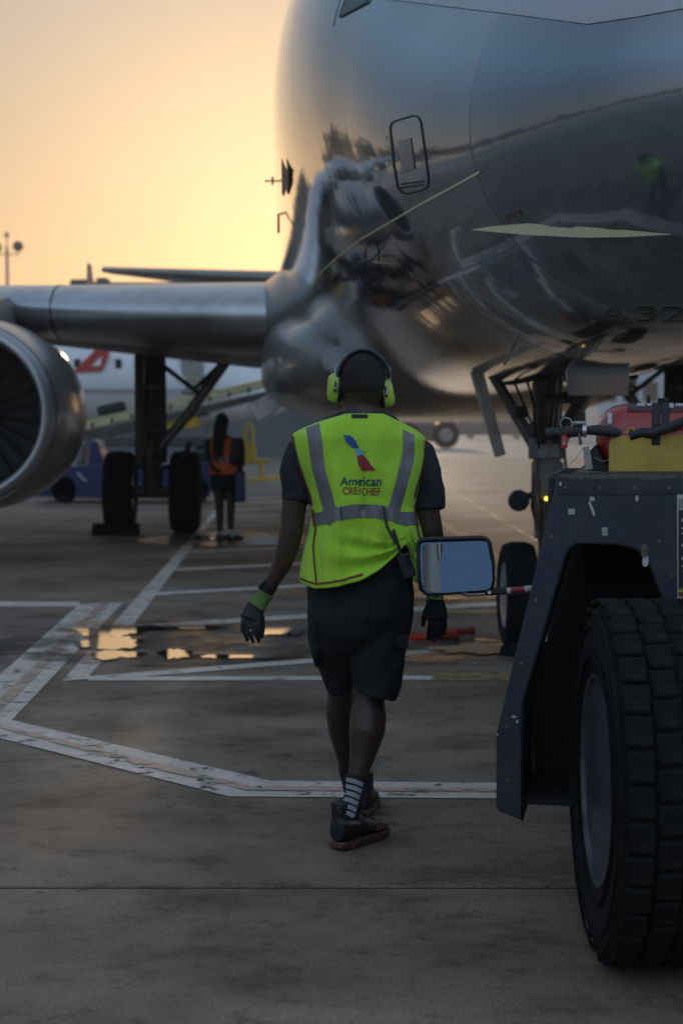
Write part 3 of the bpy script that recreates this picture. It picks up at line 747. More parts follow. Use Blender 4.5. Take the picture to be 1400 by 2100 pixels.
    MB().tube([(0, -.1, .95), (-.3, -.35, .95), (-.62, -.45, .8)], .03, 8).tube([(.1, -.1, .9), (.32, -.35, .98), (.5, -.45, 1.12), (.56, -.4, 1.3)], [.03, .035, .04, .05], 8).build('hose', m_rubber, mg)
    for k in range(6):
        x_ = (-.13 + .05 * k)
        MB().tube([(x_, -.13, 2.4), (x_ * 1.2, -.15, 1.7), (x_ * .8 + .02 * sin(k * 2), -.17, 1.2), (x_ * 1.6, -.15, .75)], .011, 5).build('brake_line', m_rubber, mg)
    MB().tube([(0, -.12, 1.25), (-.02, -.34, 1.0), (0, -.12, .68)], [.045, .03, .045], 8).build('torque_link', m_steel, mg)
    for zz in (.98, 1.42, 2.05):
        MB().tube([(0, 0, zz), (0, 0, zz + .07)], .135, 18).build('collar', m_steel, mg)
    for s2 in (-1, 1):
        wh = sub('wheel', mg, (s2 * .465, 0, .585))
        tyre_prof = [(-.20, .40), (-.215, .46), (-.20, .53), (-.155, .572), (-.11, .583), (-.105, .575), (-.095, .575), (-.09, .585), (0, .587), (.09, .585), (.095, .575), (.105, .575), (.11, .583), (.155, .572), (.20, .53), (.215, .46), (.20, .40), (.17, .27), (-.17, .27)]
        MB().lathe(tyre_prof, (0, 0, 0), 'X', 48, cap=False).build('tyre', m_tyre, wh, smooth=50)
        MB().lathe([(-.17, .28), (-.12, .25), (-.08, .12), (-.14, .1), (-.14, .02)], (0, 0, 0), 'X', 32).lathe([(.17, .28), (.12, .25), (.08, .12), (.14, .1), (.14, .02)], (0, 0, 0), 'X', 32).build('rim', m_rim, wh)
side_parts(-1); side_parts(1)
# tail fin
MB().loft([[(-.22, 27.5, 5.6), (.22, 27.5, 5.6), (.22, 34.5, 5.6), (-.22, 34.5, 5.6)], [(-.07, 33.3, 11.6), (.07, 33.3, 11.6), (.07, 35.6, 11.6), (-.07, 35.6, 11.6)]]).build('tail_fin', m_hull, air, bevel=.05)
# open panel by the belly, tilted
I = inv_parent(air)
pc = I @ P(545, 832, 23.0)
MB().box(pc, (.44, .05, .27), ry=radians(-33)).build('bay_door', m_bare, air, bevel=.01)
for dx, dz in ((-.12, .02), (.05, .1), (.12, -.08)):
    MB().box(pc + Vector((dx, -.035, dz)), (.03, .01, .02), ry=radians(-33)).build('latch', m_gear_dark, air)

# ---------------- nose gear
ng = sub('nose_gear', air, (0, 5.07, 0))
MB().tube([(0, 0, .75), (0, 0, 1.95)], [.085, .11], 20).tube([(-.26, 0, .37), (.26, 0, .37)], .045, 14).box((0, -.02, 1.15), (.2, .16, .26)).tube([(0, 0, 1.3), (0, 0, 1.45)], .13, 20).build('strut', m_steel, ng, bevel=.01)
MB().tube([(0, 0, .37), (0, 0, .8)], .055, 16).build('piston', m_chrome, ng)
MB().tube([(-.06, .02, 1.35), (-.42, .0, 1.95)], [.045, .035], 10).tube([(.06, .02, 1.35), (.4, .0, 1.95)], [.045, .035], 10).build('side_brace', m_steel, ng)
MB().tube([(-.03, -.05, 1.4), (-.2, -.9, 1.9)], .04, 10).tube([(.03, -.05, 1.4), (.2, -.9, 1.9)], .04, 10).tube([(-.14, -.6, 1.7), (.14, -.6, 1.7)], .03, 8).build('drag_strut', m_gear_dark, ng)
MB().tube([(0, -.08, 1.05), (0, -.24, .8), (0, -.07, .5)], .028, 8).tube([(-.08, -.1, 1.3), (-.1, -.17, 1.0), (-.05, -.12, .6), (-.12, 0, .45)], .013, 6).tube([(.09, -.08, 1.5), (.12, -.15, 1.1), (.06, -.1, .7)], .011, 6).build('torque_link', m_gear_dark, ng)
for zz, xx in ((1.62, -.2), (1.72, .12), (1.58, .2), (1.74, -.05), (1.5, -.1)):
    MB().box((xx, -.12 + .2 * random.random(), zz), (.09, .1, .08), rz=random.random()).build('actuator', m_gear_dark, ng, bevel=.01)
for k in range(7):
    x = -.3 + .1 * k
    MB().tube([(x, -.2, 1.93), (x * .7 + .05 * sin(k * 3), -.18, 1.72), (x * .35, -.12, 1.5), (x * .2, -.1, 1.35)], .009, 5).build('cable', m_rubber, ng)
for ch in ng.children:
    ch.location.x = -.055
MB().tube([(-.13, -.06, 1.22), (-.15, -.12, .98), (-.10, -.12, .72)], [.03, .035, .02], 8).build('steering_actuator', M('rusty_brown_metal', (.10, .05, .04), .6), ng)
for lx, lz in ((-.27, 1.02), (.27, 1.02)):
    MB().lathe([(-.08, .02), (-.075, .066), (-.04, .074), (.03, .06), (.06, .03)], (lx, -.12, lz), 'Y', 24).tube([(lx, 0, lz), (lx * .3, 0, lz + .05)], .024, 8).build('taxi_light', m_black, ng)
MB().lathe([(-.12, .012), (-.115, .016), (-.10, .012)], (-.088, -.08, 1.035), 'Y', 12).build('indicator_lamp', m_yl, ng)
for s2 in (-1, 1):
    wh = sub('wheel', ng, (s2 * .25, 0, .365))
    pr = [(-.09, .22), (-.115, .29), (-.10, .345), (-.05, .364), (0, .366), (.05, .364), (.10, .345), (.115, .29), (.09, .22), (.07, .19), (-.07, .19)]
    MB().lathe(pr, (0, 0, 0), 'X', 56, cap=False).build('tyre', m_tyre, wh, smooth=60)
    MB().lathe([(-.085, .20), (-.095, .225), (-.08, .21), (-.05, .17), (-.03, .08), (-.06, .06), (-.06, .01)], (0, 0, 0), 'X', 40).lathe([(.085, .20), (.095, .225), (.08, .21), (.05, .17), (.03, .08), (.06, .06), (.06, .01)], (0, 0, 0), 'X', 40).build('rim', m_bare, wh)
# nose gear doors: hanging leaf on the left, square forward panel on the right
ng_l = [I @ P(*p) for p in ((966, 762, 11.2), (990, 760, 11.2), (1037, 932, 11.3), (1018, 938, 11.3))]
MB().prism(ng_l, (0, .12, 0)).build('nose_gear_door', M('door_edge_paint', (.50, .46, .41), .5, var=.2, vscale=9), air, bevel=.006)
ng_r = [I @ P(*p) for p in ((1158, 758, 9.6), (1290, 752, 9.6), (1288, 812, 9.6), (1165, 812, 9.6))]
MB().prism(ng_r, (0, .03, 0)).build('nose_gear_door', m_hull, air, bevel=.006)
MB().box((0, 4.7, 1.875), (.62, 1.7, .12)).build('wheel_bay', m_dark_in, air)
# belly details
def probe(px, py, d, name='probe', r=.012, mat=m_steel):
    p = on(bva, px, py, 0); q = on(bva, px, py, 1); n = (q - p).normalized(); t = Vector(d)
    MB().tube([I @ p, I @ (p + n * .035), I @ (p + n * .04 + t)], [r * 1.6, r, r * .8], 8).build(name, mat, air)
probe(1050, 712, (-.03, -.02, -.06), r=.008); probe(765, 527, (-.05, -.03, -.01), r=.008); 
p0 = I @ P(545, 371, 12.4)
MB().tube([p0 + Vector((-.01, 0, 0)), p0 + Vector((.13, 0, 0))], .006, 6).tube([p0 + Vector((.05, 0, -.03)), p0 + Vector((.05, 0, .03))], .009, 6).build('probe', m_gear_dark, air)
p0 = I @ P(571, 455, 13.6)
MB().tube([p0 + Vector((0, 0, -.09)), p0 + Vector((0, 0, .06)), p0 + Vector((.06, 0, .07))], .012, 6).build('drain_mast', m_gear_dark, air)
decal(bva, [(583, 322), (597, 352), (596, 378), (588, 402), (583, 396)], 'service_flap', m_worn, air, .02, 6)
stripe(bva, [(985, 352), (925, 385), (860, 420), (800, 455), (740, 490), (700, 520), (665, 552), (648, 573), (637, 594)], 4.2, 'gutter_highlight', m_cream, air, .006)  # seam groove, its highlight put in as cream colour
rr = [(800, 262), (804, 252), (812, 248), (848, 237), (858, 240), (863, 250), (872, 315), (879, 370), (878, 382), (868, 390), (838, 397), (826, 396), (816, 385), (808, 340)]
stripe(bva, rr, 3.4, 'hatch_outline', m_seam, air, .003, closed=True, step=5)
decal(bva, [(817, 290), (843, 283), (851, 345), (826, 354)], 'access_panel', m_rim, air, .004, 8)
for a in [(817, 290), (843, 283), (851, 345), (826, 354), (830, 287), (838, 350)]:
    decal(bva, [(a[0] - 1, a[1] - 1), (a[0] + 1, a[1] - 1), (a[0] + 1, a[1] + 1), (a[0] - 1, a[1] + 1)], 'rivet', m_seam, air, .007, 4)
for y in (378, 385):
    for x in range(822, 868, 6): stripe(bva, [(x, y - (x - 822) * .13), (x + 4.4, y - (x - 818) * .13)], 3, 'stencil_mark', m_seam, air, .004)
ell = [(762 + 23 * cos(q) * .55 - 20 * sin(q) * .35 + 0, 531 + 38 * sin(q) + 14 * cos(q)) for q in [2 * pi * j / 28 for j in range(28)]]
stripe(bva, ell, 1.8, 'sensor_outline', m_seam, air, .003, closed=True, step=5)
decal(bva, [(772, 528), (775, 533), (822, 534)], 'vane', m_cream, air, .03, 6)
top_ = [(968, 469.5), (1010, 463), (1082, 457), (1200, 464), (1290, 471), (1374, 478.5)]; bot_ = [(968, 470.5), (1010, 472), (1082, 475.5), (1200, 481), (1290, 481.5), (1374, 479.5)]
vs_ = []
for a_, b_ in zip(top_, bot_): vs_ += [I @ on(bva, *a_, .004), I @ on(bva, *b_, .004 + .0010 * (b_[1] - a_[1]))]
MB().add(vs_, [(2 * i, 2 * i + 1, 2 * i + 3, 2 * i + 2) for i in range(5)]).build('sky_glint', m_cream, air)  # bright reflection on the nose, put in as a cream strip
decal(bva, [(1036, 444), (1064, 431), (1070, 439), (1042, 453)], 'static_plate', m_worn, air, .006, 6)
v2, fs = text2d('A320', 1218, 630, 1465, 663)
put2d(bva, v2, fs, 'type_lettering', M('type_lettering_paint', (.05, .052, .058), .2, metal=.4, coat=1, coat_r=.02), air, .003)
# cockpit side window and the dotted white nose film under the windscreen
decal(bva, [(700, 33), (712, 2), (724, -25), (770, -30), (752, 4)], 'cockpit_window', m_glass, air, .004, 6)
stripe(bva, [(697, 36), (709, 2), (722, -28), (775, -34), (755, 6)], 3.5, 'window_frame', m_seam, air, .006, closed=True, step=5)
stripe(bva, [(684, 55), (690, 25), (700, -10), (712, -34)], 1.2, 'panel_line', m_seam, air, .003)
m_film = M('white_dotted_film', (.72, .74, .78), .5, coat=.5)
nt = m_film.node_tree; vn = nt.nodes.new('ShaderNodeTexVoronoi'); vn.inputs['Scale'].default_value = 165; vn.inputs['Randomness'].default_value = 0
vr = nt.nodes.new('ShaderNodeValToRGB'); vr.color_ramp.elements[0].position = .35; vr.color_ramp.elements[1].position = .45
vr.color_ramp.elements[0].color = (.75, .77, .8, 1); vr.color_ramp.elements[1].color = (.36, .38, .42, 1)
tcn = nt.nodes.new('ShaderNodeTexCoord'); nt.links.new(tcn.outputs['Object'], vn.inputs['Vector'])
nt.links.new(vn.outputs['Distance'], vr.inputs[0]); nt.links.new(vr.outputs[0], nt.nodes['Principled BSDF'].inputs['Base Color'])
decal(bva, [(770, -4), (900, 12), (1050, 30), (1205, 50), (1300, 36), (1470, 6), (1470, -150), (900, -150), (770, -60)], 'nose_film', m_film, air, .004, 16)
# panel joints round the body
for t in (5.15, 6.4, 7.9, 9.4):
    r = hull_ring(t, g=.001); MB().loft([hull_ring(t, g=.0015), hull_ring(t + .006, g=.0015)], cap=False).build('panel_joint', m_seam, air)

# ================================================================== wheel chocks
def chock(x, y, L_=.6, label='', r=.11, rz=0):
    o = MB().prism([(-L_ / 2, -r, 0), (-L_ / 2, r, 0), (-L_ / 2, r * .35, r * 1.5), (-L_ / 2, -r * .35, r * 1.5)], (L_, 0, 0)).build('wheel_chock', m_tyre, None, bevel=.02)
    o.location = (x, y, .001); o.rotation_euler = (0, 0, rz); tag(o, label, 'chock', 'black rubber wheel chocks'); return o
cw = G(245, 1094)
chock(cw.x, cw.y - .35, .66, 'black rubber chock in front of the far left main gear tyre of the airliner')
cn = air.matrix_world @ Vector((-.2, 5.07 - .43, 0))
chock(cn.x, cn.y, .34, 'black rubber chock in front of the nose gear tyre beside the wet patch', .06)

# ================================================================== RED WANDS
for k, (a, b, lab) in enumerate((((837, 1317), (938, 1314), 'red marshalling wand lying nearest on the wet concrete, left of the other wand'),
                                 ((880, 1309), (970, 1303), 'red marshalling wand lying behind the other one, nearer the nose wheel'))):
    A = G(*a); B_ = G(*b); L_ = (B_ - A).length; an = math.atan2((B_ - A).y, (B_ - A).x)
    rt = root('marshalling_wand', lab, 'wand', (A.x, A.y, .034), an, 'red marshalling wands')
    MB().lathe([(0, .008), (.01, .02), (L_ * .58, .026)], axis='X', n=16).build('light_tube', m_wand, rt)
    MB().lathe([(L_ * .58, .018), (L_ * .6, .024), (L_ * .92, .022), (L_ * .93, .032), (L_, .032)], axis='X', n=16).build('grip', m_wandh, rt)

# ================================================================== HERO
HY = 6.0
def H(px, py, dy=0): return P(px, py, HY + dy)
man = root('person', 'man walking away in lime safety vest, black shorts, grey gloves and lime ear muffs', 'person', (G(722, 1745).x, HY - .05, 0))
def chain(pts): return [H(a, b, c) for a, b, c, r in pts], [r / 570 for *_, r in pts]
body = MB()
# torso core, neck, head
for y, xl, xr, dp in ():
    pass
def oval(cx, cy, hw, dep, dy=0, n=24, e=1.0):
    c = H(cx, cy, dy); return [c + Vector((hw / 570 * math.copysign(abs(cos(q)) ** e, cos(q)), -dep * math.copysign(abs(sin(q)) ** e, sin(q)), 0)) for q in [2 * pi * j / n for j in range(n)]]
body.loft([oval(738, 850, 40, .065), oval(738, 870, 75, .085), oval(737, 900, 120, .10), oval(737, 960, 118, .115), oval(740, 1050, 100, .11), oval(740, 1150, 98, .115), oval(740, 1250, 100, .12), oval(740, 1300, 90, .11)])
body.tube([H(738, 870, .0), H(740, 840, .005), H(742, 800, .01)], [.085, .066, .068], 20)
body.ball(H(744, 786, .02), (.084, .103, .108), 24, 16, Matrix.Rotation(radians(-3), 3, 'Y'))
body.ball(H(746, 818, .05), (.068, .075, .07), 20, 12)
body.tube([H(746, 800, .115), H(747, 815, .135)], [.012, .018], 8)          # nose
for ex in (-1, 1): body.ball(H(744 + ex * 50, 795, .015), (.012, .02, .033), 10, 8)
la = [(630, 908, 0, 24), (609, 960, -.0, 25), (604, 1030, 0, 26), (598, 1085, 0, 24.5), (591, 1120, .01, 24), (577, 1160, .03, 20.5), (556, 1196, .05, 16), (543, 1222, .06, 15)]
ra = [(846, 912, 0, 24), (864, 960, -.0, 25), (874, 1040, .0, 26), (883, 1085, .0, 25), (889, 1120, .02, 23), (893, 1160, .05, 20), (893, 1200, .08, 15.5), (892, 1224, .09, 15)]
for ch_ in (la, ra):
    p, r = chain(ch_); body.tube(p, r, 18)
ll = [(692, 1290, .02, 36), (696, 1360, .08, 30), (699, 1425, .16, 28), (697, 1460, .22, 32), (700, 1500, .30, 29), (708, 1560, .38, 18), (716, 1610, .42, 13.5), (724, 1650, .44, 13)]
rl = [(783, 1290, 0, 38), (773, 1370, 0, 34), (757, 1425, .02, 32), (755, 1468, .0, 38), (752, 1500, -.02, 38), (743, 1550, -.03, 27), (731, 1600, -.05, 18.5), (722, 1650, -.06, 17), (715, 1695, -.06, 18)]
for ch_ in (ll, rl):
    p, r = chain(ch_); body.tube(p, r, 18)
bd = remesh(body, 'body', m_skin, man, .0075, 5)
# short dark hair: a cap just outside the skull
hr = MB(); R = Matrix.Rotation(radians(-3), 3, 'Y'); c0 = H(744, 784, .02)
rings = []
for i in range(11):
    tt = pi * (.02 + .60 * i / 10); rr = []
    for j in range(28):
        q = 2 * pi * j / 28
        z = cos(tt)
        if sin(q) > 0 and z < .15: z = .15 + (z - .15) * .15
        s_ = max(0, 1 - z * z) ** .46
        rr.append(c0 + R @ Vector((.0855 * s_ * cos(q), .105 * s_ * sin(q), .108 * z)))
    rings.append(rr)
remesh(hr.loft(rings), 'hair', m_hair, man, .005, 6)

# t-shirt
sh = MB()
sh.loft([oval(740, 846, 46, .07), oval(739, 858, 72, .085), oval(738, 880, 104, .10), oval(737, 905, 120, .115), oval(737, 960, 121, .13), oval(740, 1050, 104, .125), oval(740, 1150, 103, .13), oval(740, 1205, 106, .135)])
sh.tube([H(655, 905), H(617, 928), H(608, 965), H(610, 1000), H(610, 1026)], [.05, .060, .062, .059, .058], 20)
sh.tube([H(825, 908), H(860, 935), H(872, 970), H(877, 1005), H(878, 1044)], [.05, .059, .061, .059, .060], 20)
def wr(a, f, s=0):
    return lambda p: a * noise.noise(Vector((p.x * f + s, p.y * f, p.z * f * .6))) + a * .5 * noise.noise(Vector((p.x * f * 2.3, p.y * f * 2.3 + s, p.z * f * 1.4)))
remesh(sh, 'shirt', m_shirt, man, .0075, 3, wr(.008, 14))
# shorts
so = MB()
so.loft([oval(739, 1180, 110, .13), oval(739, 1210, 112, .14), oval(738, 1260, 110, .15), oval(738, 1300, 102, .125), oval(738, 1330, 84, .08)])
so.tube([H(690, 1240, .0), H(686, 1300, .03), H(690, 1350, .07), H(697, 1392, .10), H(700, 1414, .12)], [.098, .098, .082, .058, .054], 24)
so.tube([H(790, 1240, -.01), H(785, 1300, -.01), H(778, 1350, -.01), H(770, 1395, -.01), H(763, 1427, -.01)], [.102, .106, .100, .087, .082], 24)
for cx, cy, dd in ((648, 1325, 0), (824, 1335, -.03)): so.ball(H(cx, cy, dd), (.022, .06, .085), 14, 10)
remesh(so, 'shorts', m_shorts, man, .0085, 7, wr(.017, 8, 5))
MB().box(H(822, 1315, -.095), (.06, .012, .045), rz=-.6).build('pocket_flap', m_shorts, man, world=True, bevel=.004)
MB().box(H(652, 1300, -.07), (.045, .012, .05), rz=.6).build('pocket_flap', m_shorts, man, world=True, bevel=.004)

# vest
TOP = [(848, 704, 786), (853, 690, 797), (860, 668, 812), (870, 640, 832), (880, 616, 850), (890, 599, 864), (900, 598, 873), (925, 603, 872), (960, 613, 868), (1000, 628, 858), (1035, 637, 850), (1060, 638, 856), (1090, 632, 865), (1120, 624, 869), (1150, 618, 868), (1180, 614, 862), (1205, 614, 856)]
DEP = [(848, .085), (870, .115), (900, .14), (960, .155), (1040, .158), (1120, .165), (1205, .175)]
HEM = [(600, 1188), (616, 1188), (630, 1195), (650, 1201), (700, 1193), (745, 1181), (775, 1160), (800, 1134), (818, 1112), (830, 1106), (838, 1124), (846, 1165), (858, 1190), (900, 1192)]
vr_, nu_ = 70, 120
vv = []; vf = []
def vfold(px, py, back):
    if not back: return 0
    k = min(1, max(0, (py - 880) / 120)); d = 0
    d += .010 * k * math.exp(-((px - 731) / 7) ** 2) - .012 * k * math.exp(-((px - 741) / 5) ** 2)      # centre pleat
    for cx, wd, am, y0 in ((688, 9, .009, 930), (765, 10, .007, 880), (797, 8, .009, 940), (838, 9, .007, 930), (662, 9, .008, 1070), (712, 7, .006, 1080), (775, 7, .006, 1000)):
        d += 1.7 * am * math.exp(-((px - cx - (py - 1000) * .05) / wd) ** 2) * min(1, max(0, (py - y0) / 60))
    d += .020 * noise.noise(Vector((px * .024, py * .009, 1))) + .004 * noise.noise(Vector((px * .06, py * .03, 4)))
    # gathered folds fanning out from the raised hem
    dx, dy = px - 830, py - 1106; rr = sqrt(dx * dx + dy * dy)
    if dx < 25 and rr < 190:
        an = math.atan2(dy, -dx); d += .019 * sin(an * 15 + rr * .035) * math.exp(-((rr - 60) / 75) ** 2) * min(1, max(0, (dy + 25) / 35))
    return d
for j in range(nu_):
    q = 2 * pi * j / nu_
    c, s_ = cos(q), sin(q); back = s_ > 0
    for i in range(vr_ + 1):
        v = i / vr_
        # horizontal position first at mid height, hem depends on it
        xl0, xr0 = lerp_tab(TOP, 1150); xm = (xl0 + xr0) / 2 + (xr0 - xl0) / 2 * math.copysign(abs(c) ** .8, c)
        hem = lerp_tab(HEM, xm)[0] if back else 1192
        kk = abs(s_) ** .35
        hem = hem * kk + 1190 * (1 - kk) if back else 1192
        py = 848 + (hem - 848) * v
        xl, xr = lerp_tab(TOP, py); dep = lerp_tab(DEP, py)[0]
        px = (xl + xr) / 2 + (xr - xl) / 2 * math.copysign(abs(c) ** .8, c)
        dd = dep * math.copysign(abs(s_) ** .7, s_) + vfold(px, py, back)
        vv.append(H(px, py, 0) + Vector((0, -dd, 0)))
n1 = vr_ + 1
for j in range(nu_):
    k = (j + 1) % nu_
    for i in range(vr_): vf.append((j * n1 + i, k * n1 + i, k * n1 + i + 1, j * n1 + i + 1))
vest = MB().add(vv, vf).build('vest', m_vest, man, world=True, smooth=80)
sd_ = vest.modifiers.new('thick', 'SOLIDIFY'); sd_.thickness = .003; sd_.offset = -1
# mesh weave: fine regular bump on the vest fabric
nt = m_vest.node_tree; bs = nt.nodes['Principled BSDF']
tc = nt.nodes.new('ShaderNodeTexCoord'); mp = nt.nodes.new('ShaderNodeCombineXYZ'); sx_ = nt.nodes.new('ShaderNodeSeparateXYZ')
nt.links.new(tc.outputs['Object'], sx_.inputs[0])
for i_, op_ in enumerate(('ADD', 'SUBTRACT')):
    mn_ = nt.nodes.new('ShaderNodeMath'); mn_.operation = op_; nt.links.new(sx_.outputs[0], mn_.inputs[0]); nt.links.new(sx_.outputs[2], mn_.inputs[1]); nt.links.new(mn_.outputs[0], mp.inputs[i_])
vo = nt.nodes.new('ShaderNodeTexVoronoi'); vo.inputs['Scale'].default_value = 190; vo.inputs['Randomness'].default_value = .1
vo.voronoi_dimensions = '2D'; nt.links.new(mp.outputs[0], vo.inputs['Vector'])
bp = nt.nodes.new('ShaderNodeBump'); bp.inputs['Strength'].default_value = .6; bp.inputs['Distance'].default_value = .003
nt.links.new(vo.outputs['Distance'], bp.inputs['Height']); nt.links.new(bp.outputs[0], bs.inputs['Normal'])
vo2 = nt.nodes.new('ShaderNodeTexVoronoi'); vo2.voronoi_dimensions = '2D'; vo2.inputs['Scale'].default_value = 110; vo2.inputs['Randomness'].default_value = .05
nt.links.new(mp.outputs[0], vo2.inputs['Vector'])
vr2 = nt.nodes.new('ShaderNodeValToRGB'); vr2.color_ramp.elements[0].position = .2; vr2.color_ramp.elements[1].position = .5
vr2.color_ramp.elements[0].color = (.78, .78, .78, 1); vr2.color_ramp.elements[1].color = (1.1, 1.1, 1.1, 1)
nt.links.new(vo2.outputs['Distance'], vr2.inputs[0])
mx2 = nt.nodes.new('ShaderNodeMix'); mx2.data_type = 'RGBA'; mx2.blend_type = 'MULTIPLY'; mx2.inputs[0].default_value = 1
src_ = bs.inputs['Base Color'].links[0].from_socket
nt.links.new(src_, mx2.inputs[6]); nt.links.new(vr2.outputs[0], mx2.inputs[7]); nt.links.new(mx2.outputs[2], bs.inputs['Base Color'])
bv = bvh_of(vest)
decal(bv, [(628, 878), (655, 868), (666, 960), (690, 1046), (676, 1080), (650, 1054), (664, 1050), (640, 960)], 'reflective_stripe', m_reflect, man, .002, 6)
decal(bv, [(826, 881), (849, 893), (848, 940), (836, 990), (818, 1052), (794, 1048), (812, 985), (826, 925)], 'reflective_stripe', m_reflect, man, .002, 6)
bandT = [(641, 1052), (655, 1051), (690, 1040), (730, 1034), (735, 1034), (770, 1035), (800, 1040), (820, 1050), (856, 1050)]
bandB = [(862, 1075), (830, 1078), (800, 1068), (770, 1062), (735, 1061), (700, 1066), (670, 1074), (643, 1079)]
decal(bv, bandT + bandB, 'reflective_stripe', m_reflect, man, .0035, 6)
for a, b in (((697, 1041), (699, 1066)), ((783, 1037), (788, 1066))):
    stripe(bv, [a, b], 2, 'stitching', m_shirt, man, .005)
# piping along armholes, side seams and hem
def pipe(pts, name='piping', w=3.2, mat=None): stripe(bv, pts, w, name, mat or m_piping, man, .004, step=5)
pipe([(601, 893), (604, 915), (613, 950), (625, 985), (636, 1015), (640, 1035)])
pipe([(871, 903), (870, 935), (864, 965), (854, 998), (849, 1020)])
pipe([(642, 1045), (648, 1085), (643, 1120), (646, 1160), (650, 1198)], w=3.5)
pipe([(848, 1035), (852, 1065), (856, 1090), (864, 1120)], w=3)
pipe([(618, 1186), (630, 1192), (650, 1198), (680, 1194), (702, 1190), (745, 1178)], w=4)
# chest logo and lettering
decal(bv, [(703, 893), (716, 893), (724, 898), (729, 906), (736, 919), (722, 918), (711, 908)], 'logo', m_blue, man, .003, 4)
decal(bv, [(727, 921), (737, 920), (744, 926), (752, 925), (746, 931), (733, 942), (730, 930)], 'logo', m_lblue, man, .003, 4)
decal(bv, [(732, 936), (741, 932), (749, 936), (760, 953), (769, 965), (742, 965), (734, 953)], 'logo', m_lred, man, .0035, 4)
for body_, box, mt in (('Am', (697, 978, 732, 995), m_navytext), ('e', (733, 983, 737, 996), m_navytext), ('rican', (737, 978, 781, 996.5), m_navytext),
                       ('CRE', (702, 999, 734, 1014), m_redtext), ('W', (734.5, 1000, 739, 1015), m_redtext), ('CHIEF', (741, 1000, 779, 1016), m_redtext)):
    v2, fs = text2d(body_, *box); put2d(bv, v2, fs, 'lettering', mt, man, .003)
decal(bv, [(721, 850.5), (754, 850.5), (754, 858), (721, 858)], 'collar_label', m_black, man, .003, 4)
v2, fs = text2d('goSafe', 725, 851.8, 751, 857); put2d(bv, v2, fs, 'label_lettering', m_glove, man, .0045)
# two-way radio on the hip
rc = H(833, 1160, -.20)
MB().box(rc, (.045, .03, .085), ry=radians(-18)).box(rc + Vector((-.03, 0, .075)), (.012, .012, .11), ry=radians(-18)).build('radio', m_black, man, world=True, bevel=.004)
MB().box(rc + Vector((-.002, -.017, .018)), (.03, .003, .028), ry=radians(-18)).build('radio_screen', m_glass, man, world=True)
MB().tube([H(786, 1040, -.18), H(793, 1080, -.20), H(812, 1115, -.205)], [.005, .005, .006], 8).build('radio_antenna', m_black, man, world=True)
# ear muffs
hb = []
for k in range(25):
    q = radians(8 + 164 * k / 24); hb.append(H(744.5 + 53.5 * cos(q) + (2 if k < 6 else 0), 784 - 66.5 * sin(q), .0))
MB().tube(hb, .0085, 10, flat=((0, 1, 0), 2.2)).build('headband', m_band, man, world=True)
for sx, cx, cy, tilt in ((-1, 684, 795, 4), (1, 794, 805, -10)):
    R = Matrix.Rotation(radians(tilt), 3, 'Y'); cc = H(cx, cy, .02); rings = []
    for a, sc in ((-.016, 1), (-.004, 1.02), (.010, .93), (.019, .78), (.023, .5)):
        rings.append([cc + R @ Vector((sx * a, .044 * sc * math.copysign(abs(cos(q)) ** .75, cos(q)), .053 * sc * math.copysign(abs(sin(q)) ** .75, sin(q)))) for q in [2 * pi * j / 28 for j in range(28)]])
    MB().loft(rings).build('ear_cup', m_muff, man, world=True, smooth=35)
    rings = [[cc + R @ Vector((sx * a, .040 * sc * cos(q), .052 * sc * sin(q))) for q in [2 * pi * j / 24 for j in range(24)]] for a, sc in ((-.030, .9), (-.026, 1), (-.017, 1))]
    MB().loft(rings).build('ear_cushion', m_black, man, world=True)
    MB().tube([H(744 + sx * 51, 748, .0), H(744 + sx * 57, 757, -.0), H(744 + sx * 57, 772, -.01), H(cx - sx * 3, cy + 4, -.035)], .002, 6).build('wire_arm', m_wire, man, world=True)
    MB().prism([H(cx - sx * 4 - 1, cy - 14, -.03), H(cx - sx * 4 + 1, cy - 14, -.03), H(cx - sx * 3 + 4, cy + 9, -.032), H(cx - sx * 3 - 4, cy + 9, -.032)], (0, .006, 0)).build('cup_bracket', m_black, man, world=True)

# gloves with separate fingers
def finger(mb, pts, r0, r1): 
    n = len(pts); mb.tube(pts, [(r0 + (r1 - r0) * k / (n - 1)) * .84 for k in range(n)], 12); mb.ball(pts[-1], r1 * .84, 12, 8); mb.ball(pts[0], r0 * .84, 12, 8)
g = MB()   # left hand, back of the hand to us, loosely curled
g.tube([H(529, 1236, .06), H(522, 1252, .06), H(513, 1272, .05)], [.031, .037, .040], 20, flat=((0, 1, 0), .55))
for bx, by, mx, my, tx, ty, dz in ((499, 1268, 497, 1290, 507, 1313, .02), (509, 1274, 508, 1296, 519, 1316, .0), (519, 1275, 521, 1297, 531, 1315, .0), (528, 1270, 531, 1292, 537, 1306, .02)):
    finger(g, [H(bx, by, .05), H((bx + mx) / 2, (by + my) / 2, .045 - dz * .5), H(mx, my, .045), H((mx + tx) / 2 + 1, (my + ty) / 2, .06), H(tx, ty, .085)], .0112, .0085)
finger(g, [H(530, 1250, .09), H(538, 1268, .11), H(539, 1288, .12), H(537, 1303, .125)], .0125, .010)
remesh(g, 'glove', m_glove, man, .0030, 2)
MB().tube([H(547, 1212, .055), H(541, 1222, .06), H(534, 1232, .06), H(527, 1243, .06)], [.033, .030, .031, .036], 24, flat=((0, 1, 0), .8)).build('glove_cuff', m_glove_g, man, world=True)
g = MB()   # right hand, darker, thumb to the left
g.tube([H(891, 1226, .09), H(893, 1248, .09), H(895, 1270, .085)], [.030, .040, .041], 20, flat=((0, 1, 0), .55))
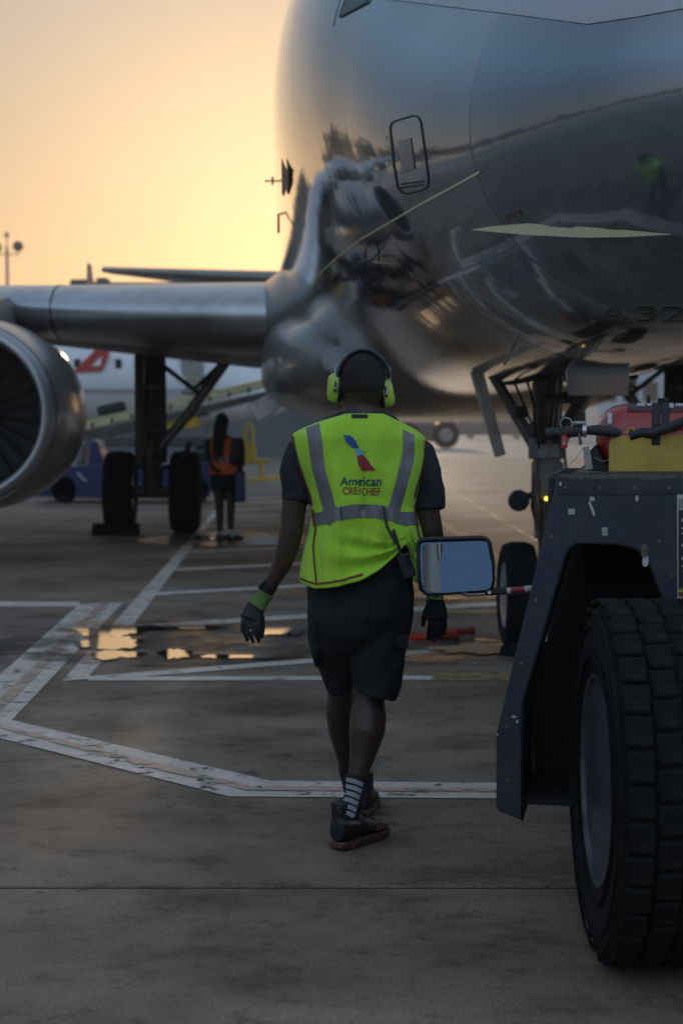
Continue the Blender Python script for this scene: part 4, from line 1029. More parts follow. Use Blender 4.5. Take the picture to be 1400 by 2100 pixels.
for bx, by, mx, my, tx, ty in ((884, 1268, 879, 1292, 878, 1310), (893, 1272, 889, 1298, 889, 1313), (902, 1270, 901, 1292, 900, 1308), (910, 1262, 912, 1284, 909, 1300)):
    finger(g, [H(bx, by, .085), H((bx + mx) / 2, (by + my) / 2, .08), H(mx, my, .085), H(tx, ty, .10)], .0118, .0092)
finger(g, [H(881, 1236, .08), H(873, 1252, .07), H(868, 1268, .07), H(867, 1281, .075)], .013, .0105)
remesh(g, 'glove', m_glove_d, man, .0030, 2)
MB().tube([H(892, 1206, .085), H(892, 1216, .09), H(891, 1228, .09)], [.031, .031, .032], 24, flat=((0, 1, 0), .8)).build('glove_cuff', m_glove_g, man, world=True)
# smart watch on the left wrist
MB().tube([H(553, 1199, .05), H(547, 1208, .055)], .0325, 24, flat=((0, 1, 0), .9)).build('watch_strap', m_black, man, world=True)
MB().box(H(537, 1198, .04), (.014, .034, .036), ry=radians(38)).build('watch', m_glass, man, world=True, bevel=.004)

# socks and shoes
sk = MB(); p, r = chain([(731, 1588, -.05, 21), (727, 1620, -.055, 19.5), (720, 1652, -.06, 19.5), (716, 1672, -.06, 21)])
sk.tube(p, r, 24)
sock = sk.build('sock', m_shirt, man, world=True); bs_ = bvh_of(sock)
for k in range(6):
    y = 1594 + k * 13; x0 = 711 - k * 2.6
    decal(bs_, [(x0, y), (x0 + 20, y + 5), (x0 + 35 - k, y + 11), (x0 + 32 - k, y + 20), (x0 + 16, y + 13), (x0 - 2, y + 8)], 'sock_stripe', m_sock_w, man, .0015, 4)
sk2 = MB(); p, r = chain([(709, 1572, .39, 17.5), (716, 1610, .42, 15), (726, 1655, .44, 15)]); sk2.tube(p, r, 20).build('sock', m_shirt, man, world=True)
def shoe(heel, ang, pitch=0, L_=.30, name='shoe'):
    """heel ground point (world), direction angle from +Y, built in place"""
    R = Matrix.Rotation(ang, 3, 'Z') @ Matrix.Rotation(pitch, 3, 'X')
    st = [(-.012, .026, .030, .10), (0, .034, .022, .13), (.03, .040, .020, .145), (.07, .040, .020, .14), (.11, .040, .018, .118), (.15, .044, .016, .082), (.20, .050, .015, .066), (.25, .046, .017, .056), (.285, .030, .022, .045), (.30, .014, .028, .038)]
    rings = []; srings = []
    for y, hw, zb, zt in st:
        y *= L_ / .30
        rings.append([Vector(heel) + R @ Vector((hw * math.copysign(abs(cos(q)) ** .8, cos(q)), y, (.028 + zt) / 2 + (zt - .028) / 2 * sin(q))) for q in [2 * pi * j / 20 for j in range(20)]])
        hh = hw + .004; z0 = .0 if 0.02 < y < .24 else (.006 if y < .02 else .012 * (y - .24) / .06)
        srings.append([Vector(heel) + R @ Vector(v) for v in ((-hh, y, .028), (-hh * 1.03, y, .014), (-hh * .9, y, z0), (hh * .9, y, z0), (hh * 1.03, y, .014), (hh, y, .028))])
    up_ = MB().loft(rings); up_.tube([Vector(heel) + R @ Vector((0, .035, .08)), Vector(heel) + R @ Vector((.0, .031, .172))], [.042, .043], 20)
    remesh(up_, name, m_black, man, .006, 3)
    MB().loft(srings).build('shoe_sole', m_sole, man, world=True, bevel=.003)
    return R
hp = G(692, 1744); hp = Vector((hp.x, hp.y, .004))
R1 = shoe((hp.x, hp.y, .004), radians(-36), radians(0))
for k in range(4):
    MB().tube([Vector(hp) + R1 @ Vector((x_, .13 + .022 * k, .118 - .012 * k - abs(x_) * .35)) for x_ in (-.03, 0, .03)], .0035, 6).build('lace', m_glove, man, world=True)
MB().add([Vector(hp) + R1 @ Vector(v) for v in ((.050, .17, .040), (.054, .24, .038), (.052, .245, .052), (.046, .18, .066))], [(0, 1, 2, 3)]).build('shoe_overlay', m_sole, man, world=True)
MB().box(H(722, 1687, -.115), (.06, .004, .012)).build('heel_tab', m_worn, man, world=True)
MB().box(H(697, 1663, -.10), (.02, .02, .035), ry=-.3).build('pull_loop', m_black, man, world=True, bevel=.004)
shoe((G(742, 1677).x, G(742, 1677).y, .004), radians(-6))

# ================================================================== SECOND WORKER
W2Y = 22.3
def K(px, py, dy=0): return P(px, py, W2Y + dy)
wk = root('person', 'worker with long dark braids in orange vest and dark shorts standing by the main gear', 'person', (G(467, 1108).x, W2Y, 0))
s2 = 153.4
b = MB()
def ovk(cx, cy, hw, dep, dy=0, n=20):
    c = K(cx, cy, dy); return [c + Vector((hw / s2 * cos(q), -dep * sin(q), 0)) for q in [2 * pi * j / n for j in range(n)]]
b.loft([ovk(457, 892, 12, .06), ovk(458, 900, 28, .09), ovk(460, 930, 30, .11), ovk(462, 965, 28, .11), ovk(463, 1000, 28, .12)])
b.tube([K(456, 900), K(455, 878)], .055, 14); b.ball(K(455, 867, .02), (.078, .095, .115), 18, 12); b.ball(K(456, 878, .05), (.055, .06, .05))
b.tube([K(448, 990), K(450, 1030), K(451, 1060), K(451, 1098, .03)], [.09, .062, .055, .035], 14)
b.tube([K(472, 990), K(474, 1030), K(473, 1060), K(474, 1098, .0)], [.09, .062, .055, .035], 14)
b.tube([K(433, 905), K(429, 935), K(436, 960, -.1), K(452, 968, -.18)], [.05, .042, .036, .03], 12)
b.tube([K(486, 908), K(492, 935), K(494, 960, -.05), K(492, 978, -.08)], [.05, .042, .036, .03], 12)
for k in range(4): b.tube([K(490 + k * 2, 976, -.09), K(491 + k * 2, 984, -.1), K(491 + k * 1.8, 989, -.08)], [.011, .010, .008], 6)
b.tube([K(488, 976, -.1), K(485, 983, -.12)], [.012, .009], 6)
remesh(b, 'body', m_skin, wk, .014, 3)
h_ = MB(); h_.ball(K(455, 865, .0), (.092, .11, .125), 18, 12)
for k in range(6): 
    x = 442 + k * 4; h_.tube([K(x + 2, 868, -.09), K(x - 2, 895, -.13), K(x - 4 + 2 * sin(k), 925, -.14), K(x - 2 + 3 * sin(k * 2), 945 + 6 * sin(k * 4), -.14)], [.03, .024, .018, .008], 8)
h_.build('hair', m_hair, wk, world=True)
MB().loft([ovk(458, 897, 26, .11), ovk(460, 910, 32, .13), ovk(461, 940, 33, .14), ovk(461, 972, 33, .15), ovk(461, 973, 31, .14)]).build('vest', m_orange, wk, world=True)
MB().loft([ovk(461, 938, 33.5, .143), ovk(461, 946, 33.6, .146)], cap=False).build('reflective_stripe', m_reflect, wk, world=True)
MB().tube([K(487, 900), K(493, 925), K(495, 955, -.04)], [.075, .062, .05], 14).build('sleeve', m_shirt, wk, world=True)
MB().tube([K(430, 902), K(427, 925), K(430, 945, -.06)], [.06, .055, .048], 14).build('sleeve', m_shirt, wk, world=True)
MB().box(K(482, 925, -.17), (.13, .12, .36), rz=.25, ry=.12).build('backpack', m_black, wk, world=True, bevel=.04)
so = MB(); so.loft([ovk(461, 970, 29, .135), ovk(461, 990, 31, .15), ovk(461, 1000, 30, .14)]); so.tube([K(449, 985), K(449, 1008)], [.11, .10], 16); so.tube([K(473, 985), K(474, 1008)], [.11, .10], 16)
remesh(so, 'shorts', m_shorts, wk, .014, 2)
for x, dy in ((451, .03), (474, 0)):
    MB().tube([K(x, 1086, dy), K(x, 1100, dy)], [.042, .045], 14).build('sock', m_tagw, wk, world=True)
    q0 = K(x, 1108, dy); a = -.9 if x > 460 else -.5; R = Matrix.Rotation(a, 3, 'Z')
    MB().loft([[Vector((q0.x, q0.y, .004)) + R @ Vector((hw * sx, y, z)) for sx, z in ((-1, 0), (1, 0), (.8, zt), (-.8, zt))] for y, hw, zt in ((-.06, .035, .08), (.0, .045, .09), (.1, .048, .065), (.19, .035, .04))]).build('shoe', m_black, wk, world=True, bevel=.012)
bagp = K(493, 985, -.14)
bag = root('tote_bag', 'dark blue bag hanging from the orange-vested worker\'s right hand', 'bag', bagp)
MB().box((0, 0, -.08), (.14, .28, .42)).build('bag_body', m_bluecart, bag, bevel=.03)
MB().tube([(0, -.08, .12), (0, -.03, .2), (0, .05, .2), (0, .09, .12)], .01, 6).build('bag_handle', m_black, bag)

# ================================================================== TUG (right foreground)
TA = radians(-10)
tug = root('aircraft_tug', 'dark navy aircraft tug with big front tyre and worn edges, right foreground', 'tug', (0, 0, 0))
T0 = Vector((P(1017, 1505, 5.1).x, 5.1, 0)); ux = Vector((cos(TA), sin(TA), 0)); uy = Vector((-sin(TA), cos(TA), 0))
def TP(px, py, back=0.0):
    """point on the tug's side plate (a vertical plane turned 10 degrees), seen at px,py; back pushes it inwards"""
    o = T0 + uy * back; d = ray(px, py); n = uy
    k = (o - C0).dot(n) / d.dot(n); return C0 + d * k
outer = [(1143, 976), (1150, 971), (1620, 971), (1620, 1700), (1560, 1690), (1400, 1345), (1333, 1170), (1318, 1138), (1300, 1127), (1262, 1118), (1182, 1115), (1168, 1124), (1160, 1140), (1073, 1440), (1072, 1480), (1072, 1683), (1060, 1679), (1022, 1664), (1017, 1655), (1017, 1505)]
pl = [TP(*p) for p in outer]
MB().prism(pl, uy * .014).build('side_plate', m_navy, tug, world=True, bevel=.004)
# inner lip of the arch: returns inwards
lip_ = [(1072, 1683), (1072, 1480), (1073, 1440), (1160, 1140), (1168, 1124), (1182, 1115), (1262, 1118), (1300, 1127), (1318, 1138), (1333, 1170), (1400, 1345), (1560, 1690)]
rl_ = []
mb = MB(); vs = []; fs = []
for p in lip_:
    a = TP(*p); vs += [a, a + uy * .62]
for i in range(len(lip_) - 1): fs.append((2 * i, 2 * i + 1, 2 * i + 3, 2 * i + 2))
wl = mb.add(vs, fs).build('wheel_arch', m_black, tug, world=True); sdm = wl.modifiers.new('t', 'SOLIDIFY'); sdm.thickness = .008; sdm.offset = 1
# body shell behind the plate, deck on top
zt = TP(1200, 971).z
c = T0 + ux * (.20 + 1.3) + uy * .70; zb = TP(1100, 1655).z
def tb(x0, x1, y0, y1, z0, z1):
    cc = T0 + ux * ((x0 + x1) / 2) + uy * ((y0 + y1) / 2); return (cc.x, cc.y, (z0 + z1) / 2), (x1 - x0, y1 - y0, z1 - z0)
a, d = tb(.22, 2.9, .015, 1.7, zt - .02, zt - .004); MB().box(a, d, rz=TA).build('deck', m_worn, tug, world=True, bevel=.004)
a, d = tb(.12, 2.9, .64, 1.7, zb, zt - .025); MB().box(a, d, rz=TA).build('hull', m_black, tug, world=True, bevel=.01)
a, d = tb(.09, .32, .46, .50, zb, .80); MB().box(a, d, rz=TA).build('inner_panel', m_dark_in, tug, world=True)
a, d = tb(.25, 1.4, .505, .54, zb, zt - .03); MB().box(a, d, rz=TA).build('inner_panel', m_dark_in, tug, world=True)
a, d = tb(.088, .26, .03, .46, zb, zb + .02); MB().box(a, d, rz=TA).build('inner_floor', m_dark_in, tug, world=True)
a, d = tb(.9, 2.9, .02, .7, zb - .02, zb + .35)
# worn metal along the top edge
mb = MB(); n_ = 60
for k in range(n_):
    x = 1150 + (1400 - 1150) * k / n_ * 1.2; hgt = 6 + 9 * abs(noise.noise(Vector((k * .35, 2, 0)))) + 4 * random.random()
    q = [TP(x, 973, -.0012), TP(x + 5.2, 973, -.0012), TP(x + 5.2, 973 + hgt, -.0012), TP(x, 973 + hgt * .8, -.0012)]
    mb.add(q, [(0, 1, 2, 3)])
o = mb.build('worn_edge', m_worn, tug, world=True, smooth=0); o['kind'] = 'stuff'
def tdec(poly, name, mat, off=-.002): 
    MB().add([TP(*p, off) for p in poly], [tuple(range(len(poly)))]).build(name, mat, tug, world=True, smooth=0)
tdec([(1164, 1044), (1177, 1043), (1178, 1054), (1165, 1056)], 'sticker', m_tagw)
tdec([(1205, 1030), (1209, 1027), (1220, 1054), (1216, 1059)], 'sticker', m_tagw)
tdec([(1233, 1082), (1245, 1082), (1245, 1098), (1234, 1098)], 'sticker', m_tagw)
v2, fs = text2d('T-11', 1234.5, 1085, 1244, 1095); MB().add([TP(p.x, p.y, -.003) for p in v2], fs).build('sticker_print', m_seam, tug, world=True, smooth=0)
for x, y, a_, b_ in ((1213, 1023, 5, 4), (1305, 1022, 3, 5), (1019, 1506, 2, 2), (1320, 1130, 7, 14), (1322, 1150, 5, 12), (1053, 1470, 4, 2), (1060, 1480, 2, 3), (1148, 992, 2, 3)):
    pts = [(x + a_ * cos(q) * (1 + .5 * random.random()), y + b_ * sin(q) * (1 + .5 * random.random())) for q in [2 * pi * j / 9 for j in range(9)]]
    tdec(pts, 'paint_chip', m_tagw if a_ < 6 else m_worn, -.0018)
for x, y in ((1160, 1000), (1230, 1000), (1300, 1000), (1370, 1000), (1128, 1100), (1098, 1230), (1068, 1360), (1040, 1490), (1040, 1600), (1350, 1110), (1375, 1180)):
    p_ = TP(x, y, -.004); MB().tube([p_, p_ - uy * .004], .0065, 6).build('bolt', m_worn, tug, world=True)
MB().tube([TP(1140, 1012, -.001), TP(1250, 1014, -.001), TP(1400, 1011, -.001), TP(1560, 1013, -.001)], .0022, 6).build('weld_seam', m_navy, tug, world=True)
# fleet placard at the right edge
tdec([(1387, 1014), (1500, 1012), (1500, 1234), (1388, 1229)], 'placard', m_tagw)
tdec([(1390, 1046), (1497, 1044), (1497, 1222), (1390, 1220)], 'placard_panel', m_black, -.0035)
tdec([(1390, 1023), (1497, 1022), (1497, 1042), (1390, 1043)], 'placard_header', m_rim, -.0035)
for k, s_ in enumerate(('A319', '737', 'A320', 'A321', '757')):
    y = 1056 + k * 26; v2, fs = text2d(s_, 1395 + (2 if k == 4 else 0), y, 1440, y + 14)
    MB().add([TP(p.x, p.y, -.005) for p in v2], fs).build('placard_lettering', m_tagw, tug, world=True, smooth=0)
for k, mt in enumerate((m_glove_g, m_yellow, m_sole, m_tape_r)):
    tdec([(1390, 1206 + k * 4.5), (1497, 1206 + k * 4.5), (1497, 1210 + k * 4.5), (1390, 1210 + k * 4.5)], 'placard_stripe', mt, -.0045)
# big front wheel, steered so its tread faces us
WR = .52; wc = Vector((.715 + .16, 4.69, WR))
wh = sub('wheel', tug, wc); hw = .155
pr = [(-hw + .03, .30), (-hw + .005, .33), (-hw - .006, .40), (-hw - .002, .455), (-hw + .012, .488), (-hw + .03, .497), (0, .50), (hw - .03, .497), (hw - .012, .488), (hw, .455), (hw + .006, .40), (hw - .005, .33), (hw - .03, .30), (hw - .05, .285), (-hw + .05, .285)]
MB().lathe(pr, axis='X', n=72, cap=False).build('tyre', m_tyre, wh, smooth=50)
for rr_, w_ in ((.345, .004), (.43, .005), (.475, .004)):
    MB().lathe([(-hw - .003, rr_), (-hw - .012, rr_ + w_ * .3), (-hw - .012, rr_ + w_), (-hw - .003, rr_ + w_ * 1.6)], axis='X', n=72, cap=False).build('sidewall_ring', m_tyre, wh)
MB().lathe([(-hw + .012, .296), (-hw - .002, .300), (-hw, .290), (-hw + .02, .275), (-hw + .10, .262), (-hw + .15, .24), (-hw + .145, .13), (-hw + .09, .12), (-hw + .06, .10), (-hw + .06, .02)], axis='X', n=56).build('rim', M('grimy_tug_rim', (.10, .10, .115), .38, metal=.5, var=.3, vscale=12, dirt=(.03, .028, .025), dirt_amt=.8, dirt_scale=8), wh)
for k in range(10):
    q = 2 * pi * k / 10; MB().lathe([(-hw + .105, .016), (-hw + .12, .016), (-hw + .15, .018)], (0, .185 * cos(q), .185 * sin(q)), 'X', 6).build('wheel_nut', m_steel, wh)
tbk = MB(); tbk.box((0, 0, 0), (.072, .084, .018), taper=.95)
tb0 = None
for row, xx in enumerate((-.114, -.038, .038, .114)):
    for k in range(35):
        q = 2 * pi * (k + (.5 if row % 2 else 0)) / 35
        if tb0 is None: tb0 = tbk.build('tread_block', m_tyre, wh, bevel=.011, segs=2, smooth=30); ob = tb0
        else: ob = tb0.copy(); COL.objects.link(ob)
        ob.location = (xx, .504 * cos(q), .504 * sin(q)); ob.rotation_euler = (q - pi / 2, 0, .16 * (1 if row % 2 else -1))
# fire bottle guard plate (yellow) - fixed to the deck
yp = [TP(*p, .05) for p in ((1247, 968), (1247, 912), (1249, 903), (1254, 897), (1262, 894), (1620, 886), (1620, 968))]
MB().prism(yp, uy * .012).build('guard_plate', m_yellow, tug, world=True, bevel=.003)
# mirror on an arm
mirr = [TP(*p, .12) for p in ((857, 1117), (859, 1110), (866, 1106), (985, 1102), (996, 1104), (1003, 1112), (1010, 1150), (1011, 1190), (1008, 1203), (1000, 1210), (885, 1218), (872, 1216), (863, 1208), (859, 1190))]
def shrink(ps, k):
    c = sum(ps, Vector()) / len(ps); return [c + (p - c) * k for p in ps]
MB().prism([p + uy * .008 for p in mirr], uy * .03).build('mirror_housing', m_black, tug, world=True, bevel=.008)
tiltR = Matrix.Rotation(radians(-6), 3, 'X')
def mslab(ps, mat, name, f):
    c = sum(mirr, Vector()) / len(mirr); MB().prism([c + (p - c) * f + uy * .0045 for p in ps], -uy * .002 + Vector((0, 0, 0))).build(name, mat, tug, world=True, smooth=0)
# glass is tipped back slightly so it looks up at the evening sky
cM = sum(mirr, Vector()) / len(mirr)
gl = [cM + (p - cM) * .955 for p in mirr]
gl2 = [Vector((p.x, p.y + (p.z - cM.z) * .24 - .012, p.z)) for p in gl]
MB().add(gl2, [tuple(range(len(gl2)))]).build('mirror_glass', m_mirror, tug, world=True, smooth=0)
# blind-spot strip: the left third bulges outwards
mb = MB(); gx = [TP(866, 1160, .12), TP(902, 1160, .12)]; NX, NZ = 12, 8; vs = []
for i in range(NX + 1):
    for j in range(NZ + 1):
        u, v = i / NX, j / NZ; px_ = 866 + 36 * u; y0_ = 1113 + 7 * (1 - u) ** 3; y1_ = 1213 - 9 * (1 - u) ** 3
        p = TP(px_, y0_ + (y1_ - y0_) * v, .12); vs.append(Vector((p.x, p.y + (p.z - cM.z) * .24 - .014 - .010 * sin(pi * u), p.z)))
mb.add(vs, [(i * (NZ + 1) + j, (i + 1) * (NZ + 1) + j, (i + 1) * (NZ + 1) + j + 1, i * (NZ + 1) + j + 1) for i in range(NX) for j in range(NZ)])
mb.build('blind_spot_mirror', M('smoky_mirror', (.16, .15, .14), .15, metal=1), tug, world=True)
MB().tube([TP(902, 1112, .105), TP(900, 1213, .105)], .0022, 6).build('mirror_divider', m_tagw, tug, world=True)
rimp = [p - uy * .004 for p in mirr]
MB().tube(rimp + [rimp[0]], .0068, 8).build('mirror_rim', m_black, tug, world=True)
MB().tube([TP(945, 1215, .11), TP(960, 1219, .12), TP(1000, 1217, .13), TP(1100, 1208, .14)], .0078, 10).build('mirror_arm', m_bare, tug, world=True)
MB().tube([TP(994, 1213, .12), TP(1038, 1212, .12)], .0125, 6).tube([TP(1038, 1212, .125), TP(1095, 1206, .125)], .009, 8).build('arm_clamp', m_black, tug, world=True, bevel=.002)
MB().tube([TP(1003, 1215, .10), TP(1003, 1215, .125)], .0055, 6).build('bolt', m_bare, tug, world=True)
for x0, x1, mt in ((1038, 1047, m_tagw), (1048, 1074, m_tape_r), (1075, 1090, m_tagw)):
    MB().tube([TP(x0, 1212 - (x0 - 1038) * .1, .125), TP(x1, 1212 - (x1 - 1038) * .1, .125)], .0104, 10).build('tape_band', mt, tug, world=True)

# ---------------- fire extinguisher lying on the deck
EB = .155
def E(px, py, b=EB): return TP(px, py, b)
ext = root('fire_extinguisher', 'red fire extinguisher lying strapped behind the yellow plate on the tug', 'fire extinguisher', (0, 0, 0))
zc_ = zt + .108; c0 = E(1221, 890); base = Vector((c0.x, c0.y, zc_)); r = .104
prof = [(0, .012), (.003, .035), (.012, .060), (.03, .083), (.055, .098), (.085, r), (.60, r), (.64, .09), (.66, .03)]
mb = MB(); rings = []
for a_, rr_ in prof: rings.append([base + ux * a_ + (uy * cos(q) + Vector((0, 0, 1)) * sin(q)) * rr_ for q in [2 * pi * j / 48 for j in range(48)]])
mb.loft(rings).build('cylinder', m_red, ext, world=True, smooth=60)
def eband(a0, a1, rr_, q0, q1, name, mat, n=20):
    vs = []; fs = []
    for k in range(n + 1):
        q = radians(q0 + (q1 - q0) * k / n); dv = (-uy * cos(q) + Vector((0, 0, 1)) * sin(q)) * rr_
        vs += [base + ux * a0 + dv, base + ux * a1 + dv]
    for k in range(n): fs.append((2 * k, 2 * k + 1, 2 * k + 3, 2 * k + 2))
    o = MB().add(vs, fs).build(name, mat, ext, world=True); s_ = o.modifiers.new('t', 'SOLIDIFY'); s_.thickness = .003; return o
eband(.095, .45, r + .0015, 48, 120, 'label', M('maroon_label', (.10, .018, .035), .4))
for a0, a1, q0, q1 in ((.125, .15, 66, 84), (.155, .17, 68, 80), (.215, .235, 60, 84), (.24, .265, 66, 80), (.29, .33, 62, 84)):
    eband(a0, a1, r + .0035, q0, q1, 'label_print', m_tagw, 6)
eband(.036, .05, .0935, 25, 52, 'paint_chip', m_tagw, 6)
eband(.170, .195, r + .004, -30, 200, 'strap', m_strap)
eband(.200, .222, r + .006, 15, 120, 'strap', m_strap)
MB().box(base + ux * .205 + Vector((0, 0, r + .008)), (.035, .03, .02), rz=TA).box(base + ux * .16 + Vector((0, 0, r + .012)), (.01, .012, .03), rz=TA).box(base + ux * .195 - uy * .095 + Vector((0, 0, .02)), (.045, .012, .05), rz=TA).build('strap_buckle', m_strap, ext, world=True, bevel=.003)
# nozzle, hose, valve, gauge and tags in front of the dome
hb_ = .035
MB().tube([E(1118, 889, hb_), E(1150, 887, hb_), E(1196, 883, hb_)], [.016, .017, .018], 14).build('nozzle', m_rubber, ext, world=True)
MB().tube([E(1194, 883, hb_), E(1202, 883, hb_)], .020, 14).build('nozzle_clamp', m_bare, ext, world=True)
MB().tube([E(1202, 883, hb_), E(1225, 882, hb_), E(1250, 885, hb_), E(1280, 891, .08), E(1300, 893, .09)], [.013, .0165, .017, .012, .010], 14).build('hose', m_rubber, ext, world=True)
MB().tube([E(1335, 890, .04), E(1360, 880, .03), E(1400, 864, .03), E(1470, 845, .05)], .014, 14).build('hose', m_rubber, ext, world=True)
MB().tube([E(1290, 895, .06), E(1315, 888, .06), E(1340, 889, .05)], .017, 12).build('hose_joint', m_black, ext, world=True)
MB().tube([E(1187, 882, hb_), E(1187, 870, hb_)], .008, 10).build('valve_stem', m_steel, ext, world=True)
MB().tube([E(1187, 870, hb_), E(1187, 864, hb_)], .019, 20).build('valve_knob', m_bare, ext, world=True, bevel=.002)
MB().tube([E(1160 + 12 * cos(q), 869 - 12 * sin(q), hb_ - .02) for q in [radians(-30 + 240 * k / 16) for k in range(17)]], .0022, 6).build('pin_ring', m_wire, ext, world=True)
MB().tube([E(1162, 868, hb_ - .025), E(1163, 880, hb_ - .03), E(1158, 896, hb_ - .03)], .0013, 5).tube([E(1140, 884, hb_ - .025), E(1150, 892, hb_ - .03), E(1158, 892, hb_ - .03)], .0011, 5).build('tag_string', m_tagr, ext, world=True)
tgp = [E(*p, hb_ - .032) for p in ((1150, 893), (1162, 892), (1163, 918), (1158, 920), (1149, 919))]
MB().prism(tgp, uy * .003).build('tag', m_tagr, ext, world=True)
v2, fs = text2d('CHK', 0, 0, 18, 7); MB().add([E(1159 - p.y * 1.0, 896 + p.x, hb_ - .034) for p in v2], fs).build('tag_lettering', m_tagw, ext, world=True, smooth=0)
MB().tube([E(1186, 890, hb_ - .012), E(1188, 900, hb_ - .015), E(1190, 912, hb_ - .015)], .005, 8).build('swivel_hook', m_worn, ext, world=True)
MB().prism([E(*p, hb_ - .02) for p in ((1194, 917), (1207, 915), (1215, 962), (1199, 965))], uy * .006).build('webbing_tab', m_web, ext, world=True, bevel=.002)
MB().tube([E(1195, 918, hb_ - .02), E(1180, 940, hb_ - .02), E(1160, 958, hb_ - .015), E(1138, 971, hb_ - .01)], .0011, 5).tube([E(1212, 932, .1), E(1225, 942, .05), E(1236, 946, .045), E(1248, 943, .045)], .001, 5).build('string', m_wire, ext, world=True)
MB().tube([E(1286, 888, .05), E(1288, 880, .05), E(1296, 877, .05), E(1299, 884, .05)], .0035, 8).build('hook', m_yellow, ext, world=True)
MB().prism([TP(*p, .08) for p in ((1200, 965), (1208, 925), (1220, 912), (1246, 960), (1246, 968))], uy * .15).build('cradle', m_black, ext, world=True, bevel=.003)

# ================================================================== BACKGROUND
# second airliner, white, nose to the right
Y2 = 52.0; k2 = FPX / Y2
w2 = root('airliner', 'white parked airliner with red mark seen under the silver wing, nose to the right', 'airliner', (P(600, 800, Y2).x, Y2, 0))
prf = [(0, .05, 2.3), (-.3, .38, 2.38), (-.8, .72, 2.5), (-1.8, 1.05, 2.68), (-3.2, 1.32, 2.85), (-5, 1.46, 2.95), (-7.5, 1.5, 3.0), (-20, 1.5, 3.0), (-24, 1.2, 3.3), (-28, .6, 3.7), (-30, .2, 3.9)]
MB().loft([[(x, r * cos(q), zc + r * sin(q)) for q in [2 * pi * j / 40 for j in range(40)]] for x, r, zc in prf]).build('fuselage', m_white, w2, smooth=60)
for k in range(16):
    MB().box((-4.6 - k * .62, -1.42, 3.42), (.2, .05, .3)).build('window', m_glass, w2, bevel=.04)
MB().box((-3.0, -1.24, 3.15), (.7, .14, 1.35)).build('door', m_rim, w2, bevel=.08)
MB().box((-8.2, -1.49, 2.62), (13, .05, .05)).build('cheat_line', m_rim, w2)
MB().prism([(-6.6, -1.53, 3.15), (-5.7, -1.53, 3.2), (-5.45, -1.50, 3.75), (-5.8, -1.48, 3.95)], (0, .03, 0)).build('red_mark', m_redmark, w2)
MB().prism([(-6.0, -1.545, 3.35), (-5.75, -1.545, 3.35), (-5.7, -1.52, 3.65)], (0, .01, 0)).build('red_mark', m_white, w2)
MB().loft([[(-12.5, 1.0, 1.7), (-16, 1.0, 1.6), (-16, 1.0, 1.9), (-12.5, 1.0, 2.0)], [(-17.5, 11, 2.4), (-18.6, 11, 2.4), (-18.6, 11, 2.5), (-17.5, 11, 2.5)]]).build('wing', m_wing, w2, bevel=.03)
MB().lathe([(0, .5), (-.3, .62), (-1.6, .65), (-2.6, .5), (-2.6, .2)], (-20.2, -1.9, 3.6), 'X', 32).build('engine', m_white, w2)
for x, y in ((-2.6, 0), (-14.5, -1.4)):
    MB().tube([(x, y, .5), (x, y, 1.9)], .11, 12).build('landing_leg', m_steel, w2)
    MB().lathe([(-.2, .2), (-.2, .5), (0, .55), (.2, .5), (.2, .2)], (x, y, .55), 'Y', 24).build('tyre', m_tyre, w2)

# belt loader leaning up to it
BY = 44.0
bl = root('belt_loader', 'cream and yellow belt loader raised beside the white airliner', 'belt loader', (P(340, 900, BY).x, BY, 0))
def BL(px, py, dy=0): return P(px, py, BY + dy) - bl.location
MB().prism([BL(160, 868), BL(560, 778), BL(560, 792), BL(160, 886)], (0, .12, 0)).prism([BL(160, 868, .9), BL(560, 778, .9), BL(560, 792, .9), BL(160, 886, .9)], (0, .12, 0)).build('belt_frame', m_belt, bl, bevel=.02)
MB().prism([BL(165, 866, .12), BL(555, 778, .12), BL(555, 780, .12), BL(165, 870, .12)], (0, .78, 0)).build('belt', m_black, bl)
MB().prism([BL(170, 888, .1), BL(400, 838, .1), BL(430, 850, .1), BL(170, 905, .1)], (0, .7, 0)).build('lift_frame', m_gear_dark, bl)
MB().box(BL(362, 865, .5), (1.2, .9, .38)).build('engine_cover', m_yell2, bl, bevel=.04)
MB().box(BL(300, 905, .5), (3.6, 1.3, .25)).build('chassis', m_gear_dark, bl, bevel=.04)
MB().tube([BL(400, 845), BL(410, 800), BL(402, 778), BL(385, 772)], .03, 8).build('handrail', m_yell2, bl)
MB().tube([BL(170, 875), BL(169, 822)], .035, 8).build('post', m_gear_dark, bl)
for px in (230, 400):
    a_ = BL(px, 915, 0); MB().lathe([(-.1, .12), (-.1, .32), (0, .36), (.1, .32), (.1, .12)], (a_.x, 0, .36), 'Y', 24).build('wheel', m_tyre, bl)
bgp = BL(245, 832, .5) + bl.location
bg_ = MB().box((0, 0, .14), (.75, .4, .26)).build('suitcase', m_black, None, bevel=.06); bg_.location = (P(232, 846, BY + .5).x, BY + .5, P(232, 848, BY + .5).z); bg_.rotation_euler = (0, radians(-12), 0)
tag(bg_, 'dark suitcase lying on the belt loader near its low end', 'suitcase')

MB().prism([BL(200, 880, -.02), BL(560, 799, -.02), BL(560, 812, -.02), BL(200, 900, -.02)], (0, .9, 0)).build('underside', m_gear_dark, bl)
for k in range(9):
    x_ = 190 + k * 40; y_ = 868 - (x_ - 160) * .225
    MB().box(BL(x_, y_ + 11, -.02), (.06, .04, .16)).build('frame_rib', m_gear_dark, bl)
MB().tube([BL(170, 866, .9), BL(560, 776, .9)], .03, 8).tube([BL(170, 866, .9), BL(170, 846, .9)], .03, 8).build('guard_rail', m_yell2, bl)
